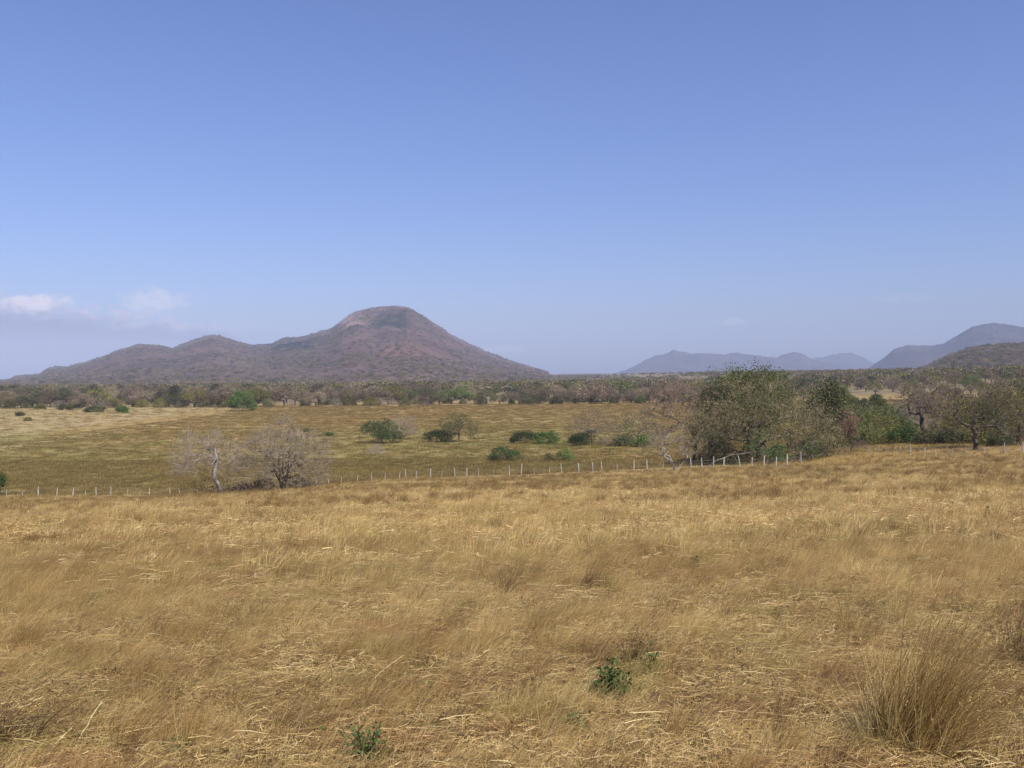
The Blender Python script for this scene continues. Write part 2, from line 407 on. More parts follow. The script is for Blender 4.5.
main_prof = [(-260, 378), (-120, 378), (0, 377.6), (10, 377), (17, 376), (40, 374), (47, 368), (55, 366), (65, 367.5), (75, 364.5), (100, 357.5), (120, 349), (140, 344), (155, 344.5), (172, 348), (180, 345), (195, 339), (210, 335), (220, 335.5), (240, 342), (252, 344.5), (271, 343.5), (283, 338), (303, 336), (320, 332), (333, 328), (343, 319), (354, 312), (366, 309), (384, 306), (407, 307), (416, 311), (434, 322.7), (452, 334.5), (470, 344), (493, 354), (517, 363), (538, 369), (552, 373), (600, 375)]
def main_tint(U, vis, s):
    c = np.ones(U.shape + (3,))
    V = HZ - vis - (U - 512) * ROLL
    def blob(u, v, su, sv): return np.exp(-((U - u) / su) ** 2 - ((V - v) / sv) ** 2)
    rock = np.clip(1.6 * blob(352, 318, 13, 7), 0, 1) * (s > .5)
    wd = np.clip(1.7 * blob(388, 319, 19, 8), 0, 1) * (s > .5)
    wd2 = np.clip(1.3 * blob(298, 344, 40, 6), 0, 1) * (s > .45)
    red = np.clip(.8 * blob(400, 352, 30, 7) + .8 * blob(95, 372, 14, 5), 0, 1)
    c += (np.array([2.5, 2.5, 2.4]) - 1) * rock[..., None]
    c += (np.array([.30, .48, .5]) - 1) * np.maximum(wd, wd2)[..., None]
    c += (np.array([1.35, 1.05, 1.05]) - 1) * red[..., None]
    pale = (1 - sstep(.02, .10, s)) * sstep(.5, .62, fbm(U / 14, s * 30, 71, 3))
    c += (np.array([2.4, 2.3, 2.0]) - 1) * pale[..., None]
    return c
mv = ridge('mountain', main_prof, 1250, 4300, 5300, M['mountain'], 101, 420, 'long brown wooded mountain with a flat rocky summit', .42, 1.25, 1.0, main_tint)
hv = ridge('low_hill', [(850, 373), (900, 371), (927, 367), (940, 360), (952, 354), (973, 347.6), (997, 344.7), (1024, 344), (1080, 342), (1150, 348), (1260, 365)], 1250, 1900, 2400, M['hill'], 131, 120, 'low reddish brown wooded hill rising at the right edge', .35, 1.0, 1.0)
ridge('far_mountain', [(820, 373), (869, 368), (885, 357), (895, 349), (906, 345.5), (915, 345), (931, 346), (942, 344), (952, 339), (963, 332), (973, 327), (985, 324), (995, 323), (1014, 326), (1024, 327), (1070, 322), (1150, 330), (1260, 350)], 5200, 6900, 8000, M['ridge'], 151, 420, 'blue grey mountain ridge climbing towards the right edge', .4, 1.15, 1.0)
ridge('far_ridge', [(560, 373), (612, 372.5), (625, 370.5), (640, 363), (654, 356), (662, 355), (674, 350.5), (687, 353), (705, 353.5), (724, 354.6), (737, 352.6), (755, 355), (770, 357), (778, 357), (788, 353.5), (795, 352.0), (801, 352.6), (811, 359), (830, 363), (850, 369), (880, 373)], 8200, 9600, 10600, M['ridge'], 171, 500, 'long low blue ridge on the horizon behind the big tree', .4, 1.15, 1.0)
ridge('farther_ridge', [(780, 373), (800, 364), (815, 358.5), (832, 355), (845, 353), (852, 353), (861, 356), (871, 362), (900, 371), (930, 374)], 10500, 11400, 11900, M['ridge'], 191, 500, 'palest blue ridge on the horizon right of the long ridge', .1, 1.1, 1.2)

# ------------------------------------------------------------------ instancing of stuff
def stuff(name, label, cat, protos, pts, idx, rot, scl):
    c = bpy.data.collections.new(name + '_kinds')
    for k, me in enumerate(protos):
        c.objects.link(bpy.data.objects.new('%s_%02d' % (name, k), me))
    me = bpy.data.meshes.new(name); me.vertices.add(len(pts))
    me.vertices.foreach_set('co', np.asarray(pts, np.float32).ravel())
    a = me.attributes.new('kind_index', 'INT', 'POINT'); a.data.foreach_set('value', np.asarray(idx, np.int32))
    a = me.attributes.new('turn', 'FLOAT_VECTOR', 'POINT'); a.data.foreach_set('vector', np.asarray(rot, np.float32).ravel())
    a = me.attributes.new('size', 'FLOAT_VECTOR', 'POINT'); a.data.foreach_set('vector', np.asarray(scl, np.float32).ravel())
    o = link(name, me); tag(o, label, cat, kind='stuff')
    g = bpy.data.node_groups.new(name + '_scatter', 'GeometryNodeTree')
    g.interface.new_socket('Geometry', in_out='INPUT', socket_type='NodeSocketGeometry')
    g.interface.new_socket('Geometry', in_out='OUTPUT', socket_type='NodeSocketGeometry')
    N = g.nodes; gi = N.new('NodeGroupInput'); go = N.new('NodeGroupOutput')
    ci = N.new('GeometryNodeCollectionInfo'); ci.inputs[0].default_value = c
    ci.inputs['Separate Children'].default_value = True; ci.inputs['Reset Children'].default_value = True
    ip = N.new('GeometryNodeInstanceOnPoints'); ip.inputs['Pick Instance'].default_value = True
    def na(nm, ty):
        n = N.new('GeometryNodeInputNamedAttribute'); n.data_type = ty; n.inputs[0].default_value = nm; return n.outputs[0]
    l = g.links.new
    l(gi.outputs[0], ip.inputs['Points']); l(ci.outputs[0], ip.inputs['Instance'])
    l(na('kind_index', 'INT'), ip.inputs['Instance Index']); l(na('turn', 'FLOAT_VECTOR'), ip.inputs['Rotation'])
    l(na('size', 'FLOAT_VECTOR'), ip.inputs['Scale']); l(ip.outputs[0], go.inputs[0])
    md = o.modifiers.new('scatter', 'NODES'); md.node_group = g
    return o

# ------------------------------------------------------------------ grass
def blades(geo, n, rng, R0, h, lean, width, curve=.35, spread=.35, tint=(0, 1), mat=0, seg=3, base=None, leandir=(1, 0)):
    r = R0 * np.sqrt(rng.uniform(0, 1, n)); th = rng.uniform(0, 2 * math.pi, n)
    b = np.stack([r * np.cos(th), r * np.sin(th), np.zeros(n) - .01], -1) if base is None else base
    hh = h * rng.uniform(.45, 1.1, n)
    out = np.stack([np.cos(th), np.sin(th), np.zeros(n)], -1) * spread * rng.uniform(0, 1, n)[:, None]
    jit = rng.normal(0, .19, (n, 3)); jit[:, 2] = 0
    ld = np.array([leandir[0], leandir[1], 0.])
    d0 = unit(out + jit + ld * lean * .35 + np.array([0, 0, 1.]))
    bend = out * .8 + ld * lean + jit
    wdir = unit(np.stack([rng.normal(size=n), rng.normal(size=n) * .5, np.zeros(n)], -1))
    w = width * rng.uniform(.6, 1.3, n)
    ts = np.linspace(0, 1, seg + 1)
    P = []
    for tt in ts:
        c = b + d0 * (hh * tt)[:, None] + bend * (hh * curve * tt * tt)[:, None]
        c[:, 2] -= hh * .12 * tt * tt * np.linalg.norm(bend, axis=1)
        ww = w * (1 - tt * .85)
        P.append(c - wdir * ww[:, None] * .5); P.append(c + wdir * ww[:, None] * .5)
    V = np.stack(P, 1)
    k = 2 * (seg + 1); bs = (np.arange(n) * k)[:, None, None]
    q = np.array([[2 * s_, 2 * s_ + 1, 2 * s_ + 3, 2 * s_ + 2] for s_ in range(seg)])[None]
    tn = np.repeat(rng.uniform(tint[0], tint[1], n), seg)
    geo.add(V.reshape(-1, 3), q=(bs + q).reshape(-1, 4), tint=tn, mat=mat)
    return V[:, -1]

def straws(geo, n, rng, Rx, Ry, ln, width, tint=(.2, 1), mat=0, zmax=.05):
    c = np.stack([rng.uniform(-Rx, Rx, n), rng.uniform(-Ry, Ry, n), rng.uniform(0.0, zmax, n)], -1)
    th = rng.normal(.4, 1.3, n); l = ln * rng.uniform(.3, 1.1, n)
    d = np.stack([np.cos(th), np.sin(th), rng.normal(0, .12, n)], -1) * l[:, None] * .5
    bw = rng.normal(0, .12, (n, 3)) * l[:, None]; bw[:, 2] = np.abs(bw[:, 2]) * .3
    w = width * rng.uniform(.6, 1.3, n)[:, None]
    s = unit(np.cross(d, np.array([0, 0, 1.]) + rng.normal(0, .4, (n, 3)))) * w
    V = np.stack([c - d - s * .5, c - d + s * .5, c + bw - s * .5, c + bw + s * .5, c + d - s * .2, c + d + s * .2], 1)
    q = np.array([[0, 1, 3, 2], [2, 3, 5, 4]])[None] + (np.arange(n) * 6)[:, None, None]
    geo.add(V.reshape(-1, 3), q=q.reshape(-1, 4), tint=np.repeat(rng.uniform(*tint, n), 2), mat=mat)

protos = []
def P_(fn, name):
    g = Geo(); fn(g); mats = ['straw', 'reedy', 'litter', 'greengrass', 'darktuft', 'fieldgrass']
    protos.append(g.mesh(name, [M[x] for x in mats])); return len(protos) - 1
rg = np.random.default_rng(5)
near_short, near_tall, near_lit, near_green, far_short, far_tall, far_lit, far_dark = [], [], [], [], [], [], [], []
for k in range(4):
    near_short.append(P_(lambda g: (blades(g, 230, rg, .30, .21, .95, .0032, .5, .45, (.0, .95)), straws(g, 25, rg, .35, .35, .14, .0035, (.2, 1), 2)), 'short_straw_tuft'))
for k in range(5):
    near_tall.append(P_(lambda g: (blades(g, 110, rg, .09, .44, 1.0, .0028, .5, .3, (.0, .9), 1, 4), blades(g, 60, rg, .18, .3, .5, .0045, .5, .6, (.2, .8), 0)), 'tall_grass_tuft'))
for k in range(4):
    near_lit.append(P_(lambda g: (straws(g, 560, rg, .6, .6, .12, .0034, (.0, .85), 2), straws(g, 3, rg, .6, .6, .40, .004, (.3, 1), 2), straws(g, 110, rg, .6, .6, .10, .007, (0, .6), 4, .04)), 'flattened_straw'))
for k in range(2):
    near_green.append(P_(lambda g: blades(g, 110, rg, .2, .25, .4, .005, .5, .6, (.1, .9), 3), 'green_grass_tuft'))
for k in range(4):
    far_short.append(P_(lambda g: (blades(g, 140, rg, .55, .28, .5, .012, .6, .5, (.15, .95), 0, 2), straws(g, 60, rg, .7, .7, .25, .010, (.2, 1), 2)), 'short_straw_patch'))
for k in range(5):
    far_tall.append(P_(lambda g: (blades(g, 90, rg, .18, .44, .7, .0075, .5, .45, (.0, .9), 1, 3)), 'tall_grass_patch'))
for k in range(3):
    far_lit.append(P_(lambda g: straws(g, 260, rg, 1.0, 1.0, .2, .012, (.0, 1), 2, .06), 'flattened_straw_patch'))
for k in range(2):
    far_dark.append(P_(lambda g: blades(g, 120, rg, .25, .45, .5, .010, .5, .5, (.1, .8), 5, 2), 'olive_tuft'))

far_tuft = [P_(lambda g: (blades(g, 50, rg, .12, .52, .5, .010, .5, .4, (.0, .3), 1, 3), blades(g, 45, rg, .12, .50, .5, .010, .5, .4, (.5, 1), 4, 3)), 'lone_tuft') for _ in range(3)] + [P_(lambda g: blades(g, 60, rg, .11, .45, .5, .010, .5, .5, (.2, .9), 4, 3), 'dark_lone_tuft')]
for k in range(1): near_tuft = [P_(lambda g: blades(g, 90, rg, .06, .42, .6, .003, .5, .5, (.0, .6), 1, 4), 'slim_tuft'), P_(lambda g: blades(g, 70, rg, .05, .32, .6, .003, .5, .5, (.3, 1.), 4, 4), 'dark_slim_tuft')]
def wedge(n, y0, y1, rng, power=1.0, half=.60, extra=1.5):
    """points spread evenly over the part of the slope the picture can see"""
    y = np.sqrt(rng.uniform(y0 ** 2, y1 ** 2, int(n)))
    return rng.uniform(-1, 1, int(n)) * (half * y + extra), y

A_pts, A_idx, A_rot, A_scl = [], [], [], []
def scatter(x, y, kinds, rng, smin, smax, lean=.1, zoff=0., zs=None):
    n = len(x); z = terrain(x, y) + zoff
    A_pts.append(np.stack([x, y, z], -1)); A_idx.append(rng.choice(kinds, n))
    A_rot.append(np.stack([rng.normal(0, lean, n), rng.normal(.0, lean, n), rng.normal(0, .5, n)], -1))
    s = rng.uniform(smin, smax, n); sz = s * (rng.uniform(.75, 1.3, n) if zs is None else zs)
    A_scl.append(np.stack([s, s, sz], -1))
rg = np.random.default_rng(11)
patch = lambda x, y: fbm(x / 3.2, y / 4.5, 77, 4)
big = lambda x, y: fbm(x / 14, y / 11, 83, 3)
bareR = lambda x, y: sstep(-1.5, 4, x - y * .05) * (1 - sstep(9, 16, y))        # flattened corner near the viewer
nearp = lambda y: rg.uniform(0, 1, len(y)) < 1 - sstep(12, 24, y)
farp = lambda y: rg.uniform(0, 1, len(y)) < sstep(11, 22, y)
# near zone 3..22 m
x, y = wedge(11500, 2.4, 24, rg, extra=4); k = nearp(y); scatter(x[k], y[k], near_lit, rg, .8, 1.3, .04)
x, y = wedge(17000, 2.4, 24, rg, extra=4)
k = (rg.uniform(0, 1, len(x)) < (.85 - .45 * bareR(x, y))) & nearp(y); scatter(x[k], y[k], near_short, rg, .5, 1.15)
x, y = wedge(15000, 2.8, 26, rg, extra=4)
k = rg.uniform(0, 1, len(x)) < np.clip((patch(x, y) - .42) * 3.5 + .22, .15, .9) * (1 - .75 * bareR(x, y)) * sstep(3, 9, y)
k = k & nearp(y)
scatter(x[k], y[k], near_tall, rg, .45, 1.0)
x, y = wedge(2400, 2.6, 22, rg, extra=4); k = fbm(x / 1.3, y / 1.3, 91, 3) > .60; scatter(x[k], y[k], near_green, rg, .4, 1.0)
# far zone 22..112 m
def edge(x): return np.interp(x, EX, EY)
x, y = wedge(20500, 12, 112, rg, extra=3); k = (y < edge(x) + 1) & farp(y); scatter(x[k], y[k], far_lit, rg, .8, 1.3, .04)
x, y = wedge(27000, 12, 113, rg, extra=3); k = (y < edge(x) + 1.5) & farp(y); scatter(x[k], y[k], far_short, rg, .6, 1.2)
x, y = wedge(62000, 13, 113, rg, extra=3)
dens = np.clip((patch(x, y) - .47) * 2.6 + (big(x, y) - .47) * 1.0, .03, .5)
dens = dens * (1 - .85 * sstep(45, 70, y))
away = ((x + 30) / 13) ** 2 + ((y - 112) / 6) ** 2 > 1
k = (rg.uniform(0, 1, len(x)) < dens) & (y < edge(x) + 1.5) & away & farp(y); scatter(x[k], y[k], far_tall, rg, .5, .95)
x, y = wedge(17000, 17, 113, rg, extra=3); k = (y < edge(x) + 1.5)
k = (y < edge(x) + 1.5) & (fbm(x / 5, y / 5, 401, 3) > .42); sc_ = np.interp(y, [17, 45], [.62, 1.]); lo_ = y < 38
scatter(x[k & lo_], y[k & lo_], far_tuft, rg, .38, .72); scatter(x[k & ~lo_], y[k & ~lo_], far_tuft, rg, .5, 1.1)
x, y = wedge(3000, 4, 24, rg); k = (fbm(x / 2, y / 2, 411, 3) > .45); scatter(x[k], y[k], near_tuft, rg, .5, 1.1)
# the same grass spills over the brow at the right, to the foot of the trees
x = rg.uniform(18, 70, 9000); y = rg.uniform(100, 128, 9000)
k = (y > edge(x)) & (y < edge(x) + 4 + 16 * sstep(22, 42, x)); x, y = x[k], y[k]
scatter(x, y, far_short + far_lit, rg, .8, 1.3); k = rg.uniform(0, 1, len(x)) < .3; scatter(x[k], y[k], far_tuft + far_tall, rg, .5, 1.1)
x, y = wedge(2500, 60, 112, rg, extra=3); k = (y < edge(x)); scatter(x[k], y[k], far_dark, rg, .6, 1.2)
stuff('dry_grass', 'dry golden grass leaning right across the near slope', 'grass', protos,
      np.concatenate(A_pts), np.concatenate(A_idx), np.concatenate(A_rot), np.concatenate(A_scl))

# low tufts over the valley field
A_pts, A_idx, A_rot, A_scl = [], [], [], []
protos = []
fk = [P_(lambda g: blades(g, 80, rg, 1.3, .30, .4, .045, .5, .5, (.0, .95), 5, 2), 'field_tuft') for _ in range(3)]
fk2 = [P_(lambda g: (blades(g, 60, rg, .8, .4, .4, .05, .5, .6, (.0, .8), 3, 2)), 'green_field_tuft') for _ in range(2)]
x, y = wedge(44000, 114, 445, rg, extra=5)
x2, y2 = wedge(9000, 112, 165, rg, extra=5); x = np.concatenate([x, x2]); y = np.concatenate([y, y2])
k = (fbm(x / 5, y / 5, 95, 3) > .22) & (y > edge(x) + 2) & ~((x < -108) & (y > 170) & (rg.uniform(0, 1, len(x)) < .80)); scatter(x[k], y[k], fk, rg, .6, 1.3)
x, y = wedge(5000, 118, 260, rg, extra=5)
k = (fbm(x / 22, y / 9, 97, 3) > .55) & (y > edge(x) + 4); scatter(x[k], y[k], fk2, rg, .6, 1.2)
stuff('field_grass', 'olive and brown grass tufts over the flat valley field', 'grass', protos,
      np.concatenate(A_pts), np.concatenate(A_idx), np.concatenate(A_rot), np.concatenate(A_scl))

# ------------------------------------------------------------------ trees
def grow(pts, trunk, rng, jit=.12, up=.0):
    """connect every crown point to the nearest piece of tree already there"""
    nodes = [np.array(p, float) for p in trunk]; par = [-1] + list(range(len(trunk) - 1))
    top = nodes[-1]
    order = np.argsort(np.linalg.norm(pts - top, axis=1))
    arr = np.zeros((len(trunk) + len(pts) * 3 + 10, 3)); n = len(nodes)
    arr[:n] = np.array(nodes)
    lo = max(0, n - 4)
    for i in order:
        p = pts[i]
        d = np.linalg.norm(arr[lo:n] - p, axis=1) + 1.2 * np.maximum(0, arr[lo:n, 2] - p[2])
        k = int(np.argmin(d)) + lo
        a = arr[k]; L = np.linalg.norm(p - a)
        m_ = 1 if L < .5 else 2
        prev = k
        for s_ in range(1, m_):
            mid = a + (p - a) * .5 + rng.normal(0, jit * L, 3) + np.array([0, 0, -up * L])
            arr[n] = mid; par.append(prev); prev = n; n += 1
        arr[n] = p; par.append(prev); n += 1
    return arr[:n].copy(), np.array(par)

def pipe(par, rtip, expo):
    n = len(par); cnt = np.ones(n); haschild = np.zeros(n, bool)
    for i in range(n - 1, 0, -1):
        cnt[par[i]] += cnt[i]; haschild[par[i]] = True
    return rtip * cnt ** expo, ~haschild

def crown_pts(n, rng, rx, ry, rz, cz, shell=.55, lobes=None, lean=(0, 0), low=-1.0):
    d = unit(rng.normal(size=(n * 3, 3))); d = d[d[:, 2] > low][:n]
    r = rng.uniform(shell ** 3, 1, len(d)) ** (1 / 3)
    bump = 1 + .28 * (vnoise(d[:, 0] * 2.2 + 5, d[:, 1] * 2.2 + d[:, 2] * 2, int(rng.integers(1e6))) - .5) * 2
    p = d * (r * bump)[:, None] * np.array([rx, ry, rz])
    if lobes:
        ld = unit(rng.normal(size=(lobes * 4, 3))); ld = ld[ld[:, 2] > low * .8][:lobes]
        lr = rng.uniform(.62, .80, len(ld))[:, None]; lc = ld * lr
        w_ = rng.integers(0, len(lc), len(d)); g_ = unit(rng.normal(size=(len(d), 3))) * (rng.uniform(.35, 1, len(d)) ** (1 / 2.5))[:, None]
        q_ = lc[w_] + g_ * rng.uniform(.24, .40, len(lc))[w_][:, None]
        keep = rng.uniform(0, 1, len(d)) < .96
        p[keep] = (q_ * np.array([rx, ry, rz]))[keep]
    p[:, 0] += lean[0]; p[:, 1] += lean[1]; p[:, 2] += cz
    return p

def tree_meshes(seed, H=8, W=8, D=None, trunk_h=2.0, trunk_r=.2, N=300, shell=.5, low=-.35, crown_bot=None,
                twigs=4, twig_len=.6, twig_r=.012, nleaf=8, leaf=.12, leaf_spread=.4, expo=None, rtip=.018, lean=0., tl=(0, 0),
                bark='bark_grey', twig='twig_grey', leafm='leaf_sage', stems=1, leaf_p=1.0, flat=0, clump_dark=.35, jit=.12, tubes_n=5, limb=1.12, path=None, splay=.4, lobes=0):
    rng = np.random.default_rng(seed)
    D = D or W
    cb = crown_bot if crown_bot is not None else trunk_h * .8
    rz = (H - cb) / (1 - low) if low < 0 else (H - cb)
    cz = H - rz
    pts = crown_pts(N, rng, W / 2, D / 2, rz, cz, shell, lobes=lobes, lean=tl, low=low)
    pts[:, 2] = np.maximum(pts[:, 2], .08 * H)
    G1 = Geo(); G2 = Geo()
    allt = []
    lab = rng.integers(0, stems, len(pts)) if stems > 1 else np.zeros(len(pts), int)
    if stems > 1:
        ang_ = np.arctan2(pts[:, 1], pts[:, 0]); lab = ((ang_ + math.pi) / (2 * math.pi) * stems).astype(int) % stems
    for s_ in range(stems):
        pp = pts[lab == s_] if stems > 1 else pts
        if len(pp) == 0: continue
        if stems > 1:
            a_ = (s_ + .5) / stems * 2 * math.pi - math.pi; bx, by = .02 * math.cos(a_), .02 * math.sin(a_)
            tx, ty = trunk_h * splay * math.cos(a_), trunk_h * splay * math.sin(a_)
        else: bx = by = 0; tx, ty = lean, 0
        K = 5
        tk = [(bx + (tx) * (i / K) ** 1.3 + (rng.normal(0, .05 * trunk_h) if 0 < i else 0) * .6, by + ty * (i / K) ** 1.3 + (rng.normal(0, .03 * trunk_h) if 0 < i else 0), -.2 + (trunk_h + .2) * i / K) for i in range(K + 1)]
        if path is not None: tk = path
        nodes, par = grow(pp, tk, rng, jit)
        e = .5
        r, term = pipe(par, rtip, e)
        r *= np.where(np.arange(len(r)) < len(tk), 1, 1)
        r = np.maximum(trunk_r / stems ** .45 * (r / r[0]) ** limb, rtip * .8)
        c = np.arange(1, len(nodes)); pr = par[1:]
        r0 = np.minimum(r[pr], r[c] * 1.6); r0 = np.where(c < len(tk), r[pr], r0); r1 = r[c]
        if stems == 1 or True:
            r0 = np.where(pr == 0, r0 * 1.35, r0)
        thick = r1 > rtip * 2.2
        tubes(G1, nodes[pr][thick], nodes[c][thick], r0[thick], r1[thick], tubes_n)
        tn = rng.uniform(.2, .9, (~thick).sum())
        tubes(G2, nodes[pr][~thick], nodes[c][~thick], r0[~thick], r1[~thick], 3, tn, 0)
        allt.append(nodes[term])
    T = np.concatenate(allt)
    cen_ = np.array([tl[0], tl[1], cz - rz * .4])
    if twigs:
        k = np.repeat(np.arange(len(T)), twigs); b0 = T[k]
        d = unit(unit(b0 - cen_) * .9 + rng.normal(0, .65, (len(k), 3)))
        L = twig_len * rng.uniform(.4, 1.2, len(k))[:, None]
        mid = b0 + d * L * .5; end = mid + unit(d + rng.normal(0, .35, d.shape)) * L * .5
        tt = rng.uniform(.1, 1, len(k))
        tubes(G2, b0, mid, twig_r, twig_r * .8, 3, tt, 0); tubes(G2, mid, end, twig_r * .8, twig_r * .4, 3, tt, 0)
        tips = end
    else: tips = T
    if nleaf:
        sel = T[rng.uniform(0, 1, len(T)) < leaf_p]
        if len(sel):
            k = np.repeat(np.arange(len(sel)), nleaf)
            c = sel[k] + rng.normal(0, leaf_spread, (len(k), 3)) * np.array([1, 1, .7])
            c[:, 2] = np.maximum(c[:, 2], .06)
            tb = (.45 * rng.uniform(0, 1, len(sel)) + .55 * sstep(.3, .7, vnoise(sel[:, 0] * .7 + 9, sel[:, 1] * .7 + sel[:, 2] * .8, seed + 3)))[k]
            leaves(G2, c, leaf, rng, np.clip(tb * .6 + rng.uniform(0, .4, len(k)), 0, 1), 1, .6, flat)
    if not G1.v: tubes(G1, np.array([[0, 0, -.2]]), np.array([[0, 0, .4]]), .05, .04, 4)
    if not G2.v: leaves(G2, np.zeros((1, 3)), .02, rng, np.array([.5]), 1)
    return G1.mesh('trunk', [M[bark]], True), G2.mesh('crown', [M[twig], M[leafm]])

def tree(name, label, cat, pos, meshes, group=None, rz=0., scale=1., parts=('trunk', 'crown')):
    e = link(name, None, loc=pos, rz=rz, scale=scale); tag(e, label, cat, group)
    for nm, me in zip(parts, meshes):
        link(nm, me, e)
    return e

def px(u_w, y): return u_w * y / FOC          # pixels at depth y -> metres

# --- the named trees and shrubs of the photograph
# 1 pale dead tree at the left by the fence line
p = place(217, 499, 80, 130)
g1 = tree_meshes(1, H=px(62, p[1]), W=px(56, p[1]), trunk_h=3.4, trunk_r=.17, N=260, shell=.45, low=-.45, crown_bot=1.8, twigs=15, twig_len=1.0, twig_r=.009, limb=1.6, path=[(.35, 0, -.2), (.3, 0, .4), (.1, 0, .9), (-.2, 0, 1.4), (-.15, 0, 2.2), (-.05, 0, 2.9), (-.12, 0, 3.5), (-.1, 0, 3.9)],
                 nleaf=0, bark='bark_pale', rtip=.012, lean=-.9, tl=(-1.0, 0), tubes_n=7)
dead = tree('dead_tree', 'leafless tree with a crooked white trunk left of the thorny thicket', 'tree', p, g1)
p2 = place(213, 497.5, 80, 130)
tree('thorn_bush', 'low tangle of dark twigs at the foot of the white trunked tree', 'bush', p2,
     tree_meshes(2, H=1.3, W=3.2, D=2.0, trunk_h=.25, trunk_r=.06, N=90, shell=.1, low=-.1, crown_bot=.1, twigs=6, twig_len=.5, twig_r=.012, nleaf=10, leaf_p=.5, leaf=.07, leaf_spread=.2, bark='bark_dark', twig='twig_brown', leafm='leaf_olive', rtip=.014, stems=3), parts=('stem', 'crown'))
# 2 multi stemmed airy tree
p = place(283, 494, 80, 130)
g2 = tree_meshes(3, H=px(68, p[1]), W=px(84, p[1]), D=7, trunk_h=3.0, trunk_r=.17, N=620, shell=.35, low=-.5, crown_bot=.6, twigs=15, twig_len=1.1, twig_r=.008, limb=1.3, splay=.36,
                 nleaf=9, leaf_p=.30, leaf=.07, leaf_spread=.28, bark='bark_dark', twig='twig_grey', leafm='leaf_yellow', rtip=.011, stems=9)
tree('many_stemmed_tree', 'wide grey leafless tree with many thin stems and a few yellow green leaves', 'tree', p, g2)
for k, (u, v, w, h) in enumerate([(262, 494, 24, 11), (300, 491, 26, 10), (240, 495, 18, 8)]):
    pp = place(u, v, 80, 130)
    tree('thorn_bush', ['dark brown thicket around the foot of the many stemmed tree', 'low brown brush spreading right of the many stemmed tree foot', 'small brown brush between the white trunk and the dark thicket'][k], 'bush', pp,
         tree_meshes(10 + k, H=px(h, pp[1]) * 1.2, W=px(w, pp[1]), D=1.6, trunk_h=.2, trunk_r=.07, N=150, shell=.05, low=-.05, crown_bot=.1, twigs=7, twig_len=.45, twig_r=.016, nleaf=16, leaf_p=.5, leaf=.07, leaf_spread=.2, bark='bark_dark', twig='twig_brown', leafm='leaf_brown', rtip=.016, stems=3), parts=('stem', 'crown'))

def shrub(u, v, w, h, label, kind='leaf_green', dens=1.0, seed=0, twig='twig_brown', name='shrub', cat='shrub', bare=False, leafs=None, cb=.1, th=.35, ymin=100, ymax=2000, depth=None, group=None, pos=None, parts=('stem', 'crown'), low=-.3, flat=.3):
    p = pos or place(u, v, ymin, ymax); y = p[1]
    H = px(h, y) * 1.08; W = px(w, y) * 1.14; s = y / 160
    area = max(W * H, 1)
    N = int(min(1100, max(110, area * (14 if bare else 24) * dens)))
    ms = tree_meshes(seed + 500, H=H, W=W, D=depth or W * .8, trunk_h=max(.2, H * th), trunk_r=.05 + H * .015, N=N, shell=.3, low=low, crown_bot=H * cb,
                     twigs=(9 if bare else 2), twig_len=.7 if bare else .35, twig_r=.010 * max(1, s), nleaf=(0 if bare else int(22)) if leafs is None else leafs, leaf=.085 * max(1, s * .9),
                     leaf_spread=.26 * max(1, s * .7), bark='bark_dark' if not bare else 'bark_grey', twig=twig, leafm=kind, rtip=.016 * max(1, s), stems=3 if th < .3 else 1, flat=flat, lobes=0 if bare else 18)
    return tree(name, label, cat, p, ms, group, parts=parts)

# 3..9 things standing in the valley field
shrub(382, 443, 38, 21, 'rounded dark green bush beside a grey leafless shrub in the field', 'leaf_deep', 1.2, 1, ymin=130)
shrub(404, 439, 26, 22, 'grey leafless shrub touching the right side of the dark round bush', bare=True, seed=2, twig='twig_grey', dens=1.3, th=.2, ymin=130)
shrub(459, 442, 34, 28, 'airy light green small tree with a low dark bush at its left', 'leaf_sage', .9, 3, ymin=130, name='small_tree', cat='tree', leafs=12, cb=.15, parts=('trunk', 'crown'))
shrub(437, 442, 30, 10, 'low dark bush left of the airy light green tree', 'leaf_deep', 1.4, 4, th=.2, ymin=130)
shrub(527, 443, 30, 11, 'left half of the low green hedge of bushes in the field', 'leaf_deep', 1.4, 5, th=.2, ymin=130)
shrub(549, 444, 24, 12, 'right half of the low green hedge of bushes in the field', 'leaf_green', 1.4, 6, th=.2, ymin=130)
shrub(505, 461.5, 29, 14, 'small dense dark green bush alone nearest the fence in mid field', 'leaf_deep', 1.6, 7, th=.2, ymin=115)
shrub(564, 461, 15, 13, 'small upright green bush right of the dense dark bush', 'leaf_green', 1.1, 8, th=.2, ymin=115)
shrub(550, 461, 9, 9, 'faint wispy sapling left of the small upright green bush', 'leaf_sage', .6, 9, th=.2, ymin=115, leafs=8)
shrub(592, 445, 40, 33, 'brown leafless small tree above a green bush in the field', bare=True, seed=10, twig='twig_brown', dens=.9, th=.4, cb=.25, ymin=130, name='small_tree', cat='tree', parts=('trunk', 'crown'))
shrub(587, 445.5, 28, 14, 'green bush at the foot of the brown leafless small tree', 'leaf_deep', 1.3, 11, th=.2, ymin=130)
shrub(573, 443, 10, 8, 'tiny low green bush left of the brown leafless tree', 'leaf_olive', 1.3, 111, th=.2, ymin=130)
shrub(608, 446, 18, 9, 'pale grey dry shrub right of the brown leafless tree', bare=True, seed=12, twig='twig_grey', th=.2, ymin=130)
shrub(638, 446, 46, 32, 'wispy grey green small tree left of the pink crowned tree', 'leaf_sage', .7, 13, twig='twig_grey', leafs=9, ymin=130, name='small_tree', cat='tree', parts=('trunk', 'crown'))
shrub(625, 446, 18, 12, 'low green bush under the left of the wispy grey green tree', 'leaf_green', 1.3, 14, th=.2, ymin=130)
